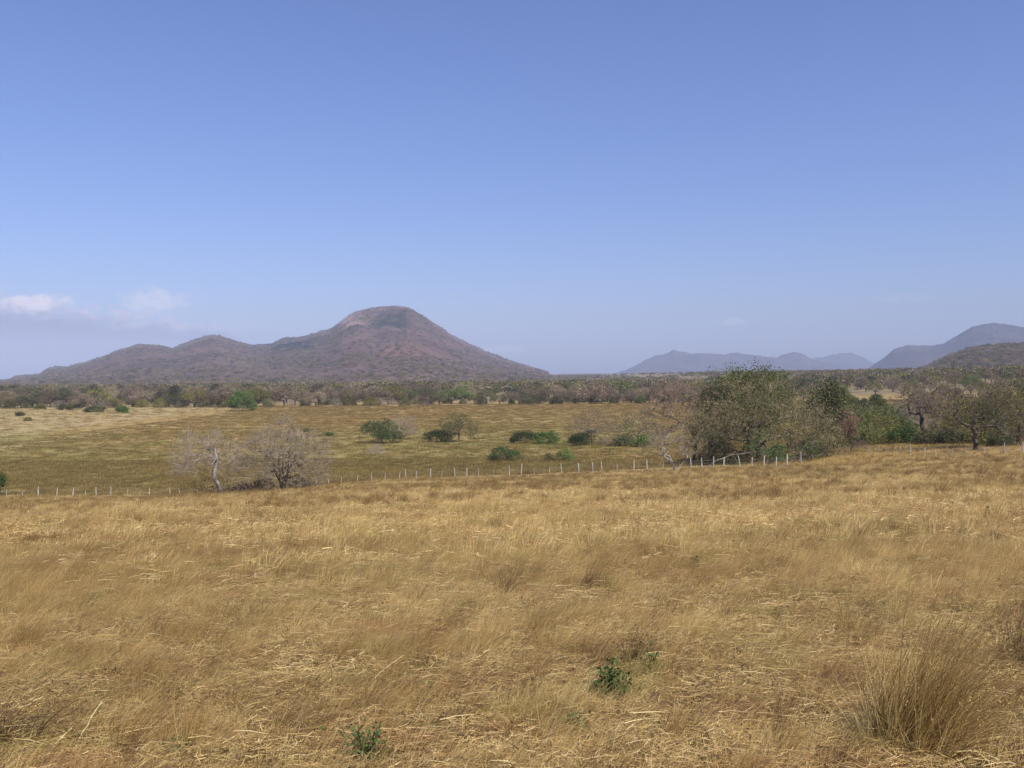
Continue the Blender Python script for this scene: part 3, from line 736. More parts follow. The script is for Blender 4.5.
shrub(644, 447, 18, 12, 'low green bush under the right of the wispy grey green tree', 'leaf_green', 1.3, 15, th=.2, ymin=130)
shrub(662, 448, 22, 16, 'grey dry shrub below the left branches of the pink crowned tree', bare=True, seed=16, twig='twig_grey', th=.2, ymin=125)
shrub(0, 496, 16, 24, 'green leafy bush cut by the left edge of the photo', 'leaf_green', 1.0, 17, ymin=90)
shrub(305, 432, 6, 3, 'tiny dark tuft of scrub above the many stemmed tree', 'leaf_olive', 1, 18, th=.2, ymin=130)
shrub(329, 436, 7, 3, 'tiny green scrub plant right of the many stemmed tree top', 'leaf_green', 1, 19, th=.2, ymin=130)
shrub(376, 455, 14, 8, 'faint grey brush below the dark round bush', bare=True, seed=20, twig='twig_grey', th=.2, ymin=118, dens=.7)
shrub(242, 411, 24, 19, 'bright green dense tree standing out before the brown tree belt', 'leaf_green', 1.2, 21, ymin=300, name='green_tree', cat='tree', parts=('trunk', 'crown'))
shrub(122, 413, 10, 6, 'small dark green bush alone on the pale land at left', 'leaf_green', 1, 22, th=.2, ymin=250)
shrub(95, 412, 16, 5, 'low green bush left of the lone dark bush on pale land', 'leaf_sage', 1, 23, th=.2, ymin=250)
shrub(62, 410, 7, 5, 'dark low bush on pale land, second from left edge', 'leaf_dark', 1, 24, th=.2, ymin=250)
shrub(70, 410, 4, 6, 'narrow dark sapling on the pale land', 'leaf_dark', 1, 25, th=.25, ymin=250)
shrub(20, 416, 6, 3, 'tiny green scrub plant on the pale land near the left edge', 'leaf_olive', 1, 26, th=.2, ymin=200)
shrub(28, 421, 5, 3, 'tiny dark scrub plant lowest on the pale land', 'leaf_olive', 1, 27, th=.2, ymin=200)
shrub(40, 409, 9, 4, 'low olive bush on the pale land before the dark belt', 'leaf_olive', 1, 127, th=.2, ymin=250)

# 10 white dead shrub, 11 pink bare tree, 12 big tree and its neighbours
p = place(677, 473, 90, 125); p = (p[0], p[1] + .8, float(terrain(p[0], p[1] + .8)))
tree('dead_shrub', 'white leafless dead shrub forking low at the left of the big tree', 'shrub', p,
     tree_meshes(31, H=5.0, W=6.0, D=3, trunk_h=1.2, trunk_r=.13, N=110, shell=.45, low=.05, crown_bot=1.6, twigs=16, twig_len=.8, twig_r=.009, limb=1.5, splay=.7, nleaf=0, bark='bark_pale', twig='twig_grey', rtip=.014, tl=(-.5, 0), stems=3))
p = at(694, 119)
tree('pink_crowned_tree', 'thin tree with black limbs and pinkish bare twigs left of the big tree', 'tree', p,
     tree_meshes(32, H=px(74, 124) + .6, W=px(66, 119), trunk_h=4.4, trunk_r=.19, N=480, shell=.4, low=-.6, crown_bot=2.4, twigs=20, twig_len=.9, twig_r=.0115, nleaf=10, leaf_p=.4, leaf=.08, leaf_spread=.3,
                 bark='bark_dark', twig='twig_pink', leafm='leaf_sage', rtip=.018, lean=-.2, tl=(-1.5, 0)))
p = at(757, 114)
tree('big_tree', 'largest tree, wide airy grey green crown over a dark short trunk', 'tree', p,
     tree_meshes(33, H=px(84, 114), W=px(146, 114), D=11, trunk_h=2.6, trunk_r=.30, N=2200, shell=.5, low=-.45, crown_bot=.5, twigs=8, twig_len=.6, twig_r=.008, nleaf=36, leaf_p=.85, leaf=.072, leaf_spread=.36, lobes=34,
                 bark='bark_dark', twig='twig_pink', leafm='leaf_sage', rtip=.016, tl=(.6, 0)))
p = at(750, 124)
tree('dense_tree', 'dense dark tree rising behind the big airy tree with a vine covered top', 'tree', p,
     tree_meshes(34, H=px(91, 124), W=px(112, 124), D=9, trunk_h=4, trunk_r=.36, N=1600, shell=.6, low=-.6, crown_bot=2.0, lobes=40, twigs=1, twig_len=.3, twig_r=.010, nleaf=36, leaf=.10, leaf_spread=.55,
                 bark='bark_dark', twig='twig_brown', leafm='leaf_lime', rtip=.02, tl=(-.6, 0)))
p = at(710, 122)
tree('dark_tree', 'dark narrow tree shading the left flank of the big tree', 'tree', p,
     tree_meshes(35, H=px(84, 122), W=px(40, 122), D=6, trunk_h=3.5, trunk_r=.25, N=600, shell=.45, low=-.8, crown_bot=1.0, twigs=4, lobes=9, twig_len=.5, twig_r=.014, nleaf=18, leaf=.10, leaf_spread=.4,
                 bark='bark_dark', twig='twig_brown', leafm='leaf_dark', rtip=.02, tl=(.4, 0)))
p = at(722, 112)
tree('undergrowth_bush', 'green bush in the shade under the left of the big tree', 'bush', p,
     tree_meshes(36, H=2.6, W=6, D=3, trunk_h=.5, trunk_r=.07, N=260, shell=.2, low=-.1, crown_bot=.1, twigs=3, twig_len=.4, twig_r=.012, nleaf=18, leaf=.09, leaf_spread=.3, bark='bark_dark', twig='twig_brown', leafm='leaf_dark', stems=3), parts=('stem', 'crown'))
p = at(795, 110.5)
tree('undergrowth_bush', 'light green bush under the right edge of the big tree', 'bush', p,
     tree_meshes(37, H=2.7, W=6.2, D=3, trunk_h=.5, trunk_r=.07, N=260, shell=.2, low=-.1, crown_bot=.1, twigs=3, twig_len=.4, twig_r=.012, nleaf=15, leaf=.08, leaf_spread=.3, bark='bark_dark', twig='twig_grey', leafm='leaf_green', stems=3), parts=('stem', 'crown'))
p = at(826, 128)
tree('olive_tree', 'dense olive and dark tree leaning out right of the big tree top', 'tree', p,
     tree_meshes(38, H=px(70, 128), W=px(42, 128), D=6, trunk_h=3, trunk_r=.28, N=850, shell=.45, low=-.7, crown_bot=1.2, lobes=12, twigs=2, twig_len=.5, twig_r=.012, nleaf=22, leaf=.12, leaf_spread=.42,
                 bark='bark_dark', twig='twig_brown', leafm='leaf_dark', rtip=.02))
p = at(848, 115)
tree('red_leaved_shrub', 'shrub with reddish brown leaves below the dense olive tree', 'shrub', p,
     tree_meshes(39, H=px(44, 115), W=px(26, 115), D=2.5, trunk_h=1.2, trunk_r=.08, N=230, shell=.2, low=-.5, crown_bot=1.2, lobes=8, twigs=4, twig_len=.5, twig_r=.013, nleaf=12, leaf=.085, leaf_spread=.28, bark='bark_dark', twig='twig_pink', leafm='leaf_red', lean=.6), parts=('stem', 'crown'))
p = at(768, 108.5)
tree('undergrowth_bush', 'bright green leafy bush around the trunk of the big tree', 'bush', p,
     tree_meshes(137, H=3.6, W=4.6, D=2.4, trunk_h=.9, trunk_r=.06, N=200, shell=.2, low=-.6, crown_bot=.9, twigs=2, twig_len=.4, twig_r=.010, nleaf=16, leaf=.075, leaf_spread=.28, bark='bark_dark', twig='twig_brown', leafm='leaf_bright', stems=3, lobes=6), parts=('stem', 'crown'))
p = at(826, 113)
tree('undergrowth_bush', 'olive bush sloping down right of the big tree skirt', 'bush', p,
     tree_meshes(138, H=3.4, W=5.0, D=3, trunk_h=.6, trunk_r=.06, N=260, shell=.2, low=-.1, crown_bot=.1, twigs=5, twig_len=.5, twig_r=.010, nleaf=13, leaf=.08, leaf_spread=.3, bark='bark_dark', twig='twig_pink', leafm='leaf_sage', stems=3, lobes=6), parts=('stem', 'crown'))
# fallen pale limb under the big tree
p = at(730, 106.5)
g = Geo(); rl = np.random.default_rng(3)
ps = np.array([[-2.6, 0, .1], [-2.1, 0, .4], [-1.6, .1, .85], [-.8, .1, 1.1], [.2, .2, 1.5], [1.2, .2, 1.55], [2.2, .3, 1.7]])
tubes(g, ps[:-1], ps[1:], np.linspace(.055, .028, 6), np.linspace(.05, .02, 6), 6)
for s_ in range(7):
    b0 = ps[rl.integers(1, 6)]; b1 = b0 + np.array([rl.normal(0, .6), rl.normal(0, .3), rl.uniform(-.9, .5)]); b1[2] = max(b1[2], .1)
    tubes(g, b0[None], b1[None], .022, .012, 5)
tag(link('fallen_limb', g.mesh('fallen_limb', [M['bark_pale']], True), loc=p), 'pale fallen limb arching above the ground under the big tree', 'branch')

# right hand scrub
p = at(922, 138)
tree('bare_tree', 'round bare tree with a dark forked trunk rising out of the scrub', 'tree', p,
     tree_meshes(41, H=px(66, 138) , W=px(58, 138), trunk_h=3.4, trunk_r=.30, N=620, shell=.35, low=-.6, crown_bot=2.2, twigs=14, twig_len=.7, twig_r=.010, nleaf=0, bark='bark_dark', twig='twig_brown', rtip=.022, expo=.5))
p = place(975, 459, 90, 125); p = at(975, 108)
tree('spreading_tree', 'wide spreading olive tree with black forked limbs near the right edge', 'tree', p,
     tree_meshes(42, H=px(79, 108) , W=px(96, 108), D=8, trunk_h=2.4, trunk_r=.26, N=900, shell=.55, low=-.3, crown_bot=2.4, lobes=16, twigs=7, twig_len=.7, twig_r=.009, nleaf=15, leaf_p=.8, leaf=.075, leaf_spread=.40,
                 bark='bark_dark', twig='twig_brown', leafm='leaf_olive', rtip=.018))
p = at(1018, 118)
tree('leafy_tree', 'pale olive tree cut by the right edge behind the fence', 'tree', p,
     tree_meshes(43, H=px(70, 118), W=px(60, 118), trunk_h=2.6, trunk_r=.2, N=620, shell=.4, low=-.5, crown_bot=2.0, twigs=4, twig_len=.6, twig_r=.009, nleaf=18, leaf=.08, leaf_spread=.4,
                 bark='bark_dark', twig='twig_brown', leafm='leaf_sage', rtip=.018))

for (u, y, w_, h_, km, lab, nm, bare_, tw) in [
        (832, 300, 12, 12, 'leaf_sage', 'pinkish leafless bush in the open right of the dense olive tree', 'bush', True, 'twig_pink'),
        (864, 330, 15, 13, 'leaf_dark', 'small black green tree at the back of the pale clearing', 'tree', False, 'twig_brown'),
        (850, 345, 20, 14, 'leaf_lime', 'yellow green bush left of the small black green tree', 'bush', False, 'twig_brown'),
        (877, 350, 15, 14, 'leaf_lime', 'yellow green bush right of the small black green tree', 'bush', False, 'twig_brown')]:
    shrub(u, 0, w_, h_, lab, km, 1.2, int(u), twig=tw, name='clearing_' + nm, cat=nm, bare=bare_, pos=at(u, y), th=.2)
# prototypes shared by the thicket and the belts
def bushkind(seed, leafm, bare=False, H=3.2, W=4.6, fine=1.0, twig='twig_brown'):
    return tree_meshes(seed, H=H, W=W, D=W * .9, trunk_h=H * .22, trunk_r=.08, N=int(300 * fine), shell=.3, low=-.2, crown_bot=.15, twigs=(8 if bare else 3), twig_len=.55, twig_r=.015,
                       nleaf=0 if bare else 24, leaf=.115, leaf_spread=.34, bark='bark_dark', twig=twig, leafm=leafm, rtip=.02, stems=3, flat=.2)
def treekind(seed, leafm, bare=False, H=8, W=9, N=420, nleaf=11, lp=1., twig='twig_brown', th=2.2, cb=1.5, low=-.35, leaf=.16):
    return tree_meshes(seed, H=H, W=W, D=W, trunk_h=th, trunk_r=.28, N=N, shell=.45, low=low, crown_bot=cb, twigs=(8 if bare else 2), twig_len=.8, twig_r=.016,
                       lobes=0 if bare else 11, nleaf=0 if bare else int(nleaf * 1.7), leaf_p=lp, leaf=leaf, leaf_spread=.5, bark='bark_dark', twig=twig, leafm=leafm, rtip=.03, flat=.2)
BK = {
 'bushy green': bushkind(61, 'leaf_green'), 'bushy olive': bushkind(62, 'leaf_olive'), 'bushy sage green': bushkind(63, 'leaf_sage', twig='twig_grey'),
 'leafless grey': bushkind(64, 'leaf_sage', True, twig='twig_grey'), 'shade coloured': bushkind(65, 'leaf_dark'), 'yellow green': bushkind(67, 'leaf_lime', twig='twig_grey'), 'brown leafless': bushkind(66, 'leaf_sage', True),  # leaf_dark bush carries the shade below the trees in its leaf colour
}
TK = {
 'olive crowned': [treekind(71, 'leaf_olive'), treekind(72, 'leaf_olive', H=7, W=10)],
 'dark crowned': [treekind(73, 'leaf_dark', H=8.5, W=10), treekind(74, 'leaf_dark', H=7, W=9, low=-.2)],
 'brown crowned': [treekind(75, 'leaf_brown', H=8, W=11, low=-.2), treekind(76, 'leaf_brown', H=8, W=9)],
 'grey leafless': [treekind(77, 'leaf_greybrown', H=7.5, W=10, nleaf=9), treekind(78, 'leaf_greybrown', H=7, W=9, nleaf=9, low=-.5), treekind(79, 'leaf_greybrown', H=8, W=8, nleaf=8)],
 'green': [treekind(80, 'leaf_green', H=7, W=8, low=-.5), treekind(81, 'leaf_sage', H=7, W=9)],
}
ORD = ['leftmost', 'second', 'third', 'fourth', 'fifth', 'sixth', 'seventh', 'eighth', 'ninth', 'tenth', 'eleventh', 'twelfth']

class Plan:
    """collects copies, then labels them by kind and stretch, counting from the left"""
    def __init__(s): s.it = []
    def add(s, name, cat, kind, stretch, pos, me, sc, rz, group, ordinal=True, parts=('trunk', 'crown')): s.it.append([name, cat, kind, stretch, pos, me, sc, rz, group, ordinal, parts])
    def build(s):
        by = {}
        for it in s.it: by.setdefault((it[2], it[3], it[1]), []).append(it)
        for (kind, stretch, cat), L in by.items():
            L.sort(key=lambda a: a[4][0] / a[4][1])
            n = len(L)
            for i, it in enumerate(L):
                if not it[9] or n > 12: lab = '%s %s %s' % (kind, cat, stretch)
                elif n == 1: lab = 'only %s %s %s' % (kind, cat, stretch)
                elif i == 0: lab = 'leftmost %s %s %s' % (kind, cat, stretch)
                elif i == n - 1: lab = 'rightmost %s %s %s' % (kind, cat, stretch)
                else: lab = '%s from left %s %s %s' % (ORD[i], kind, cat, stretch)
                tree(it[0], lab, it[1], it[4], it[5], it[8], it[7], it[6], it[10])
plan = Plan()
rb = np.random.default_rng(2024)
# thicket at the right: hand placed (u, depth, width px, height px, kind)
thick = [(812, 116, 30, 22, 'bushy sage green'), (833, 122, 28, 24, 'bushy olive'), (850, 128, 30, 26, 'bushy green'), (868, 126, 30, 22, 'yellow green'), (884, 132, 34, 24, 'bushy olive'),
         (858, 118, 18, 14, 'brown leafless'), (905, 124, 32, 20, 'bushy green'), (897, 136, 34, 22, 'yellow green'), (928, 120, 32, 14, 'shade coloured'), (948, 146, 40, 26, 'leafless grey'),
         (950, 118, 34, 16, 'shade coloured'), (962, 128, 40, 26, 'bushy olive'), (985, 116, 36, 20, 'bushy olive'), (1000, 112, 28, 18, 'shade coloured'), (1020, 114, 34, 22, 'brown leafless'), (1038, 124, 44, 32, 'bushy olive'),
         (845, 165, 34, 30, 'bushy sage green'), (866, 175, 36, 28, 'bushy sage green'), (888, 185, 34, 24, 'bushy green'), (905, 190, 34, 26, 'leafless grey'), (880, 160, 34, 28, 'yellow green'),
         (955, 170, 40, 32, 'bushy olive'), (990, 160, 46, 36, 'bushy sage green'), (1030, 165, 46, 36, 'bushy olive'), (1004, 185, 44, 30, 'brown leafless'),
         (862, 210, 30, 22, 'bushy sage green'), (846, 200, 34, 26, 'yellow green'), (935, 215, 40, 28, 'leafless grey'), (976, 225, 40, 26, 'bushy olive'), (1020, 230, 44, 30, 'brown leafless'),
         (900, 245, 34, 20, 'bushy green'), (865, 255, 30, 18, 'bushy olive')]
for (u, y, w, h, kd) in thick:
    tm, cm = BK[kd]; pos = at(u, y)
    sx = px(w, y) / 4.6; sz = px(h, y) / 3.2
    st = 'close behind the fence right of the big tree' if y < 145 else 'deep in the scrub right of the big tree'
    plan.add('thicket_bush', 'bush', kd, st, pos, BK[kd], (sx, sx * .9, sz), float(rb.uniform(-.6, .6)), 'bushes of the thicket right of the big tree', parts=('stem', 'crown'))
# trees in the scrub and up the rising land at right
for i in range(64):
    u = rb.uniform(800, 1075); y = rb.uniform(235, 620)
    if 845 < u < 905 and 330 < y < 440: continue
    if abs(u - 880) < 22 and y < 400: continue
    if 795 < u < 872 and y < 420: continue
    kd = rb.choice(['olive crowned', 'dark crowned', 'brown crowned', 'grey leafless', 'green'], p=[.25, .16, .22, .27, .10])
    me = TK[kd][rb.integers(len(TK[kd]))]; s = rb.uniform(.75, 1.15)
    st = 'among the near scrub trees at right' if y < 380 else 'high on the wooded land at right'
    plan.add('scrub_tree', 'tree', kd, st, at(u, y), me, (s * rb.uniform(.9, 1.25), s, s * rb.uniform(.85, 1.1)), float(rb.uniform(0, 6)), 'trees of the wooded land at right')
plan.build()

# the long belt
plan = Plan()
SEC = [(-1e9, 100, 'at the far left of the tree belt'), (100, 250, 'in the belt below the left peaks'), (250, 420, 'in the belt below the flat summit'),
       (420, 560, 'in the belt below the right slope'), (560, 760, 'in the belt beside the big tree'), (760, 1e9, 'behind the big tree')]
def section(u):
    for a, b, s_ in SEC:
        if a <= u < b: return s_
u = -45
while u < 790:
    y = rb.uniform(440, 474)
    if u < 70: kd = rb.choice(['dark crowned', 'brown crowned', 'olive crowned'], p=[.5, .35, .15])
    elif u < 240: kd = rb.choice(['olive crowned', 'dark crowned', 'brown crowned', 'grey leafless'], p=[.35, .25, .25, .15])
    elif u < 560: kd = rb.choice(['olive crowned', 'dark crowned', 'brown crowned', 'grey leafless', 'green'], p=[.15, .10, .15, .5, .10])
    else: kd = rb.choice(['olive crowned', 'dark crowned', 'brown crowned', 'grey leafless'], p=[.3, .15, .3, .25])
    s = rb.uniform(.55, 1.2) * (1.15 if 575 < u < 640 else 1)
    me = TK[kd][rb.integers(len(TK[kd]))]
    plan.add('belt_tree', 'tree', kd, section(u).replace('in the belt', 'at front of belt'), at(u, y), me, (s * 1.45, s * 1.2, s), float(rb.uniform(0, 6)), 'trees along the front of the far belt')
    for _ in range(2):
        if rb.uniform() < .55:
            bk = rb.choice(['bushy green', 'bushy olive', 'bushy sage green', 'leafless grey', 'shade coloured'], p=[.1, .25, .2, .25, .2])
            bs = rb.uniform(.7, 1.3)
            plan.add('belt_bush', 'bush', bk, section(u).replace('in the belt', 'at foot of belt'), at(u + rb.uniform(-8, 8), rb.uniform(440, 470)), BK[bk], (bs * 1.3, bs, bs), float(rb.uniform(0, 6)), 'bushes at the foot of the far belt', parts=('stem', 'crown'))
    u += rb.uniform(5, 14)
plan.build()
for i in range(165):
    u = rb.uniform(-60, 800); y = rb.uniform(475, 760)
    kd = rb.choice(['olive crowned', 'dark crowned', 'brown crowned', 'grey leafless', 'green'], p=[.22, .20, .25, .25, .08])
    me = TK[kd][rb.integers(len(TK[kd]))]; s = rb.uniform(.8, 1.2)
    sec = section(u).replace('in the belt', 'deeper in the belt').replace('at the far left of', 'deeper at the far left of')
    tree('belt_tree', '%s tree %s' % (kd, sec), 'tree', at(u, y), me, '%s trees %s' % (kd, sec), float(rb.uniform(0, 6)), (s * 1.15, s, s))

# woodland too far to count: over the plain, the low hill and the mountain
rw = np.random.default_rng(77)
wp = []
for k, lm in enumerate(['leaf_olive', 'leaf_dark', 'leaf_brown', 'leaf_greybrown', 'leaf_sage', 'leaf_greybrown']):
    g = Geo(); cl = crown_pts(34, rw, 4.8, 4.8, 3.4, 4.6, .3, low=-.4)
    c = np.repeat(cl, 9, 0) + rw.normal(0, .8, (34 * 9, 3)) * np.array([1, 1, .6])
    leaves(g, c, .42, rw, rw.uniform(0, 1, len(c)), 1, .7, .3)
    tubes(g, np.array([[0, 0, -.5], [0, 0, 2], [0, 0, 2]]), np.array([[0, 0, 2.], [2, 0, 4.5], [-2, .5, 4.6]]), .3, .15, 4, .4, 0)
    wp.append(g.mesh('far_tree', [M['twig_brown'], M[lm]]))
y = 700 * (3300 / 700) ** rw.uniform(0, 1, 11000); uu = rw.uniform(-90, 1110, 11000)
y2 = rw.uniform(600, 760, 700); uu2 = rw.uniform(-80, 1100, 700)
y = np.concatenate([y, y2]); uu = np.concatenate([uu, uu2])
x = (uu - 512) / FOC * y
k = (fbm(x / 90, y / 160, 201, 3) > .36) & ((y < 1300) | (uu > 560)) & ((y < 950) | (uu > 130) | (rw.uniform(0, 1, len(x)) < .3))
x, y = x[k], y[k]; n = len(x)
pts = np.stack([x, y, terrain(x, y)], -1)
s = rw.uniform(.55, 1.1, n) * np.interp(y, [600, 1200, 3300], [1., .72, .6])
stuff('distant_woodland', 'hazy brown and green woodland covering the plain below the mountain', 'woodland', wp, pts, rw.choice([0, 0, 1, 1, 2, 2, 2, 3, 4], n),
      np.stack([np.zeros(n), np.zeros(n), rw.uniform(0, 6, n)], -1), np.stack([s * 1.25, s * 1.25, s], -1))
def on_slope(V, n, rng, bias=None, sink=1.0):
    a = rng.uniform(0, V.shape[0] - 1.001, n); b = rng.uniform(0, V.shape[1] * .86, n)
    i = a.astype(int); j = b.astype(int); fa = (a - i)[:, None]; fb = (b - j)[:, None]
    P = (V[i, j] * (1 - fa) + V[i + 1, j] * fa) * (1 - fb) + (V[i, j + 1] * (1 - fa) + V[i + 1, j + 1] * fa) * fb
    P[:, 2] -= sink
    return P
pm = on_slope(mv, 26000, rw, sink=2.0); km = rw.uniform(0, 1, len(pm)) < np.clip(fbm(pm[:, 0] / 160, pm[:, 1] / 240, 301, 4) * 3 - .95, .08, 1); pm = pm[km]
ph = on_slope(hv, 6000, rw, sink=2.0)
pts = np.concatenate([pm, ph]); n = len(pts); s = rw.uniform(.4, .85, n)
stuff('hillside_woodland', 'thin dry woodland speckling the mountain and the low hill', 'woodland', wp, pts, rw.choice([0, 1, 2, 2, 2, 3], n),
      np.stack([np.zeros(n), np.zeros(n), rw.uniform(0, 6, n)], -1), np.stack([s * 1.2, s * 1.2, s], -1))

# ------------------------------------------------------------------ fence
rf = np.random.default_rng(9)
posts = [-12, 5, 21, 37, 55.5, 71.5, 84, 95, 109.5, 126, 148, 169, 180, 196, 232, 250, 275, 300, 315, 328, 340, 356, 371, 384, 398, 405, 415, 429.5, 440.5, 454.5, 466, 477.5, 492.5, 508.5, 520, 534, 548, 561, 578, 592, 601, 616, 633, 646, 662, 690, 701, 712.5, 723, 739.5, 751, 763, 775, 786, 800, 812, 824, 834.5, 849, 867, 878, 887, 899, 910, 922, 936, 950, 965, 984, 1004, 1022, 1040]
strong = {37, 55.5, 71.5, 95, 109.5, 405, 429.5, 454.5, 466, 508.5, 520, 561, 578, 592, 601, 633, 646, 690, 701, 712.5, 723, 739.5, 751, 763, 775, 786, 800, 910, 922, 1004, 1022}
fx, fy = [], []
for u in posts:
    ye = float(np.interp(u, EU, EY)) + 1.3 + (float(np.interp(u, [790, 815, 840, 905, 925], [0, 7, 9, 6, 0])))
    ye += rf.normal(0, .12)
    fx.append((u - 512) / FOC * ye); fy.append(ye)
fence = link('fence', None, loc=(0, 0, 0)); 
mid = (float(np.mean(fx)), float(np.mean(fy)))
tag(fence, 'old barbed wire fence of crooked whitish posts along the foot of the slope', 'fence')
tops = []
for u, x0, y0 in zip(posts, fx, fy):
    z0 = float(terrain(x0, y0)); h = (1.25 if u in strong else .95) * rf.uniform(.9, 1.15) * (.85 if u < 120 else 1)
    g = Geo(); lx = rf.normal(0, .09); ly = rf.normal(0, .06); r = (.060 if u in strong else .036) * rf.uniform(.85, 1.2)
    K = 5; pp = np.array([[x0 + lx * (i / K) ** 1.5 + (rf.normal(0, .012) if i else 0), y0 + ly * i / K, z0 - .25 + (h + .25) * i / K] for i in range(K + 1)])
    rr_ = r * np.linspace(1.1, .8, K + 1) * rf.uniform(.9, 1.1, K + 1)
    tubes(g, pp[:-1], pp[1:], rr_[:-1], rr_[1:], 7)
    d = pp[-1] ; th = np.arange(7) * 2 * math.pi / 7
    capv = np.concatenate([[d + np.array([0, 0, .02])], d + np.stack([np.cos(th) * rr_[-1], np.sin(th) * rr_[-1], 0 * th], -1)])
    g.add(capv, t=[[0, 1 + i, 1 + (i + 1) % 7] for i in range(7)])
    link('post', g.mesh('post', [M['post']], True), fence)
    tops.append((pp, h, z0))
for hgt in (.35, .68, 1.0):
    g = Geo(); P0 = []
    for pp, h, z0 in tops:
        f_ = (hgt + .25) / (h + .25); a = pp[0] + (pp[-1] - pp[0]) * min(f_, .97); P0.append(a + np.array([0, -.07, 0]))
    P0 = np.array(P0); Q = [P0[0]]
    for a, b_ in zip(P0[:-1], P0[1:]):
        Q.append((a + b_) / 2 - np.array([0, 0, .03])); Q.append(b_)
    Q = np.array(Q); tubes(g, Q[:-1], Q[1:], .006, .006, 4)
    link('wire', g.mesh('wire', [M['wire']]), fence)

# ------------------------------------------------------------------ foreground plants and stones
def weed(u, v, hpx, wpx, seed, label, dens=1.0, leafm='weed', ymin=3.5, upright=1.0):
    p = place(u, v, ymin, 60); y = p[1]; H = px(hpx, y); W = px(wpx, y)
    rng = np.random.default_rng(seed); G1 = Geo(); G2 = Geo()
    ns = max(4, int(9 * dens)); 
    for s_ in range(ns):
        th = rng.uniform(0, 6.28); out = rng.uniform(.1, 1) * W * .5
        tip = np.array([math.cos(th) * out, math.sin(th) * out, H * rng.uniform(.5, 1.0) * upright])
        K = 6; ts = np.linspace(0, 1, K + 1)[:, None]
        pp = tip * np.concatenate([ts ** 1.3, ts ** 1.3, ts ** .8], 1) + rng.normal(0, .012, (K + 1, 3)) * ts
        pp[0, 2] = -.03
        tubes(G1, pp[:-1], pp[1:], .0035, .0025, 4)
        nl = int(34 * dens); tt = rng.uniform(.15, 1, nl)
        c = np.stack([np.interp(tt, ts[:, 0], pp[:, i]) for i in range(3)], -1) + rng.normal(0, .028 + .02 * H, (nl, 3))
        c[:, 2] = np.maximum(c[:, 2], .015)
        leaves(G2, c, .017, rng, np.clip(rng.uniform(0, .7, nl) + .3 * tt, 0, 1), 0, .45, .6)
    e = link('weed', None, loc=p); tag(e, label, 'weed')
    link('stem', G1.mesh('stem', [M['weedstem']]), e); link('leaves', G2.mesh('leaves', [M[leafm]]), e)
weed(612, 705, 42, 44, 1, 'largest dark green leafy weed right of centre in the straw', 1.6)
weed(652, 684, 34, 20, 2, 'bright green upright weed right of the largest dark weed', .8)
weed(576, 738, 24, 28, 3, 'small bright green weed below left of the largest dark weed', .9)
weed(366, 772, 46, 52, 4, 'dark green weed at the bottom edge left of centre', 1.2)
weed(318 + 107, 702, 18, 36, 5, 'faint dark weed in straw above the bottom edge weed', .6)
weed(695, 573, 17, 14, 6, 'small green weed alone up the slope on the right', .8)
weed(178, 757, 14, 22, 7, 'flat green weed near the bottom left corner', .7, upright=.6)
weed(185, 641, 12, 22, 8, 'flat pale green weed left of centre up the slope', .7, upright=.6)
weed(655, 740, 10, 26, 9, 'tiny green weed right of the small bright weed', .4, upright=.6)
weed(741, 714, 9, 20, 11, 'tiny flat green weed in the straw right of the larger weeds', .5, upright=.6)
weed(98, 690, 12, 22, 12, 'pale green weed patch above the long upright stalk at left', .5, upright=.6)
weed(492, 752, 10, 22, 10, 'tiny low green weed at the bottom between two larger weeds', .4, upright=.6)

def clump(u, v, h, n, R0, lean, label, mat, seed, name='grass_clump', width=.004, ymin=3.5, spread=.45, seeds=True):
    p = place(u, v, ymin, 60); rng = np.random.default_rng(seed); g = Geo()
    for cx_ in rng.normal(0, R0 * .9, (5, 2)):
        m_ = n // 5; r_ = R0 * .55 * np.sqrt(rng.uniform(0, 1, m_)); t_ = rng.uniform(0, 6.28, m_)
        bs = np.stack([cx_[0] + r_ * np.cos(t_), cx_[1] * .6 + r_ * np.sin(t_), np.full(m_, -.02)], -1)
        ends = blades(g, m_, rng, R0, h * rng.uniform(.7, 1.1), lean * rng.uniform(.5, 1.3), width, .5, spread, (.0, 1), 0, 5, base=bs)
        ks = rng.uniform(0, 1, m_) < .35; e_ = ends[ks]
        leaves(g, np.repeat(e_, 3, 0) + rng.normal(0, .012, (len(e_) * 3, 3)), .010, rng, rng.uniform(.3, 1, len(e_) * 3), 0, .3)
    straws(g, n // 2, rng, R0 * 2.4, R0 * 2.0, .22, .004, (0, 1), 1, .10); straws(g, n // 3, rng, R0 * 2, R0 * 1.5, .12, .006, (0, .6), 2, .06)
    blades(g, n // 3, rng, R0 * 1.3, h * .4, lean * .7, width * 1.2, .7, .9, (.3, 1), 1, 4)
    if mat == 'clump': blades(g, n // 4, rng, R0 * 1.1, h * .45, lean, width * 1.3, .7, .9, (.0, .5), 2, 4)
    o = link(name, g.mesh(name, [M[mat], M['straw'], M['darktuft']]), loc=p); tag(o, label, 'grass clump'); return o
clump(898, 752, 1.12, 800, .15, .85, 'tall thick brown grass clump leaning right in the bottom right corner', 'clump', 1, width=.0036, spread=.28)
clump(915, 752, 1.4, 150, .14, .75, 'sparse tall stems rising out of the tall brown clump', 'clump', 31, width=.0034, spread=.35)
clump(940, 762, .7, 380, .14, .7, 'short golden grass clump against the tall clump\'s right side', 'clump', 21, width=.0042, spread=.4)
clump(1016, 670, .7, 420, .13, .5, 'dark brown grass clump cut by the right edge', 'darktuft', 2)
clump(508, 600, .55, 160, .06, .45, 'slim dark grass tuft standing alone in mid slope', 'darktuft', 3)
clump(590, 592, .6, 200, .08, .8, 'dark grass tuft right of the slim lone tuft', 'darktuft', 4)
clump(544, 640, .55, 260, .14, .6, 'broad brown grass tuft below the slim lone tuft', 'clump', 5)
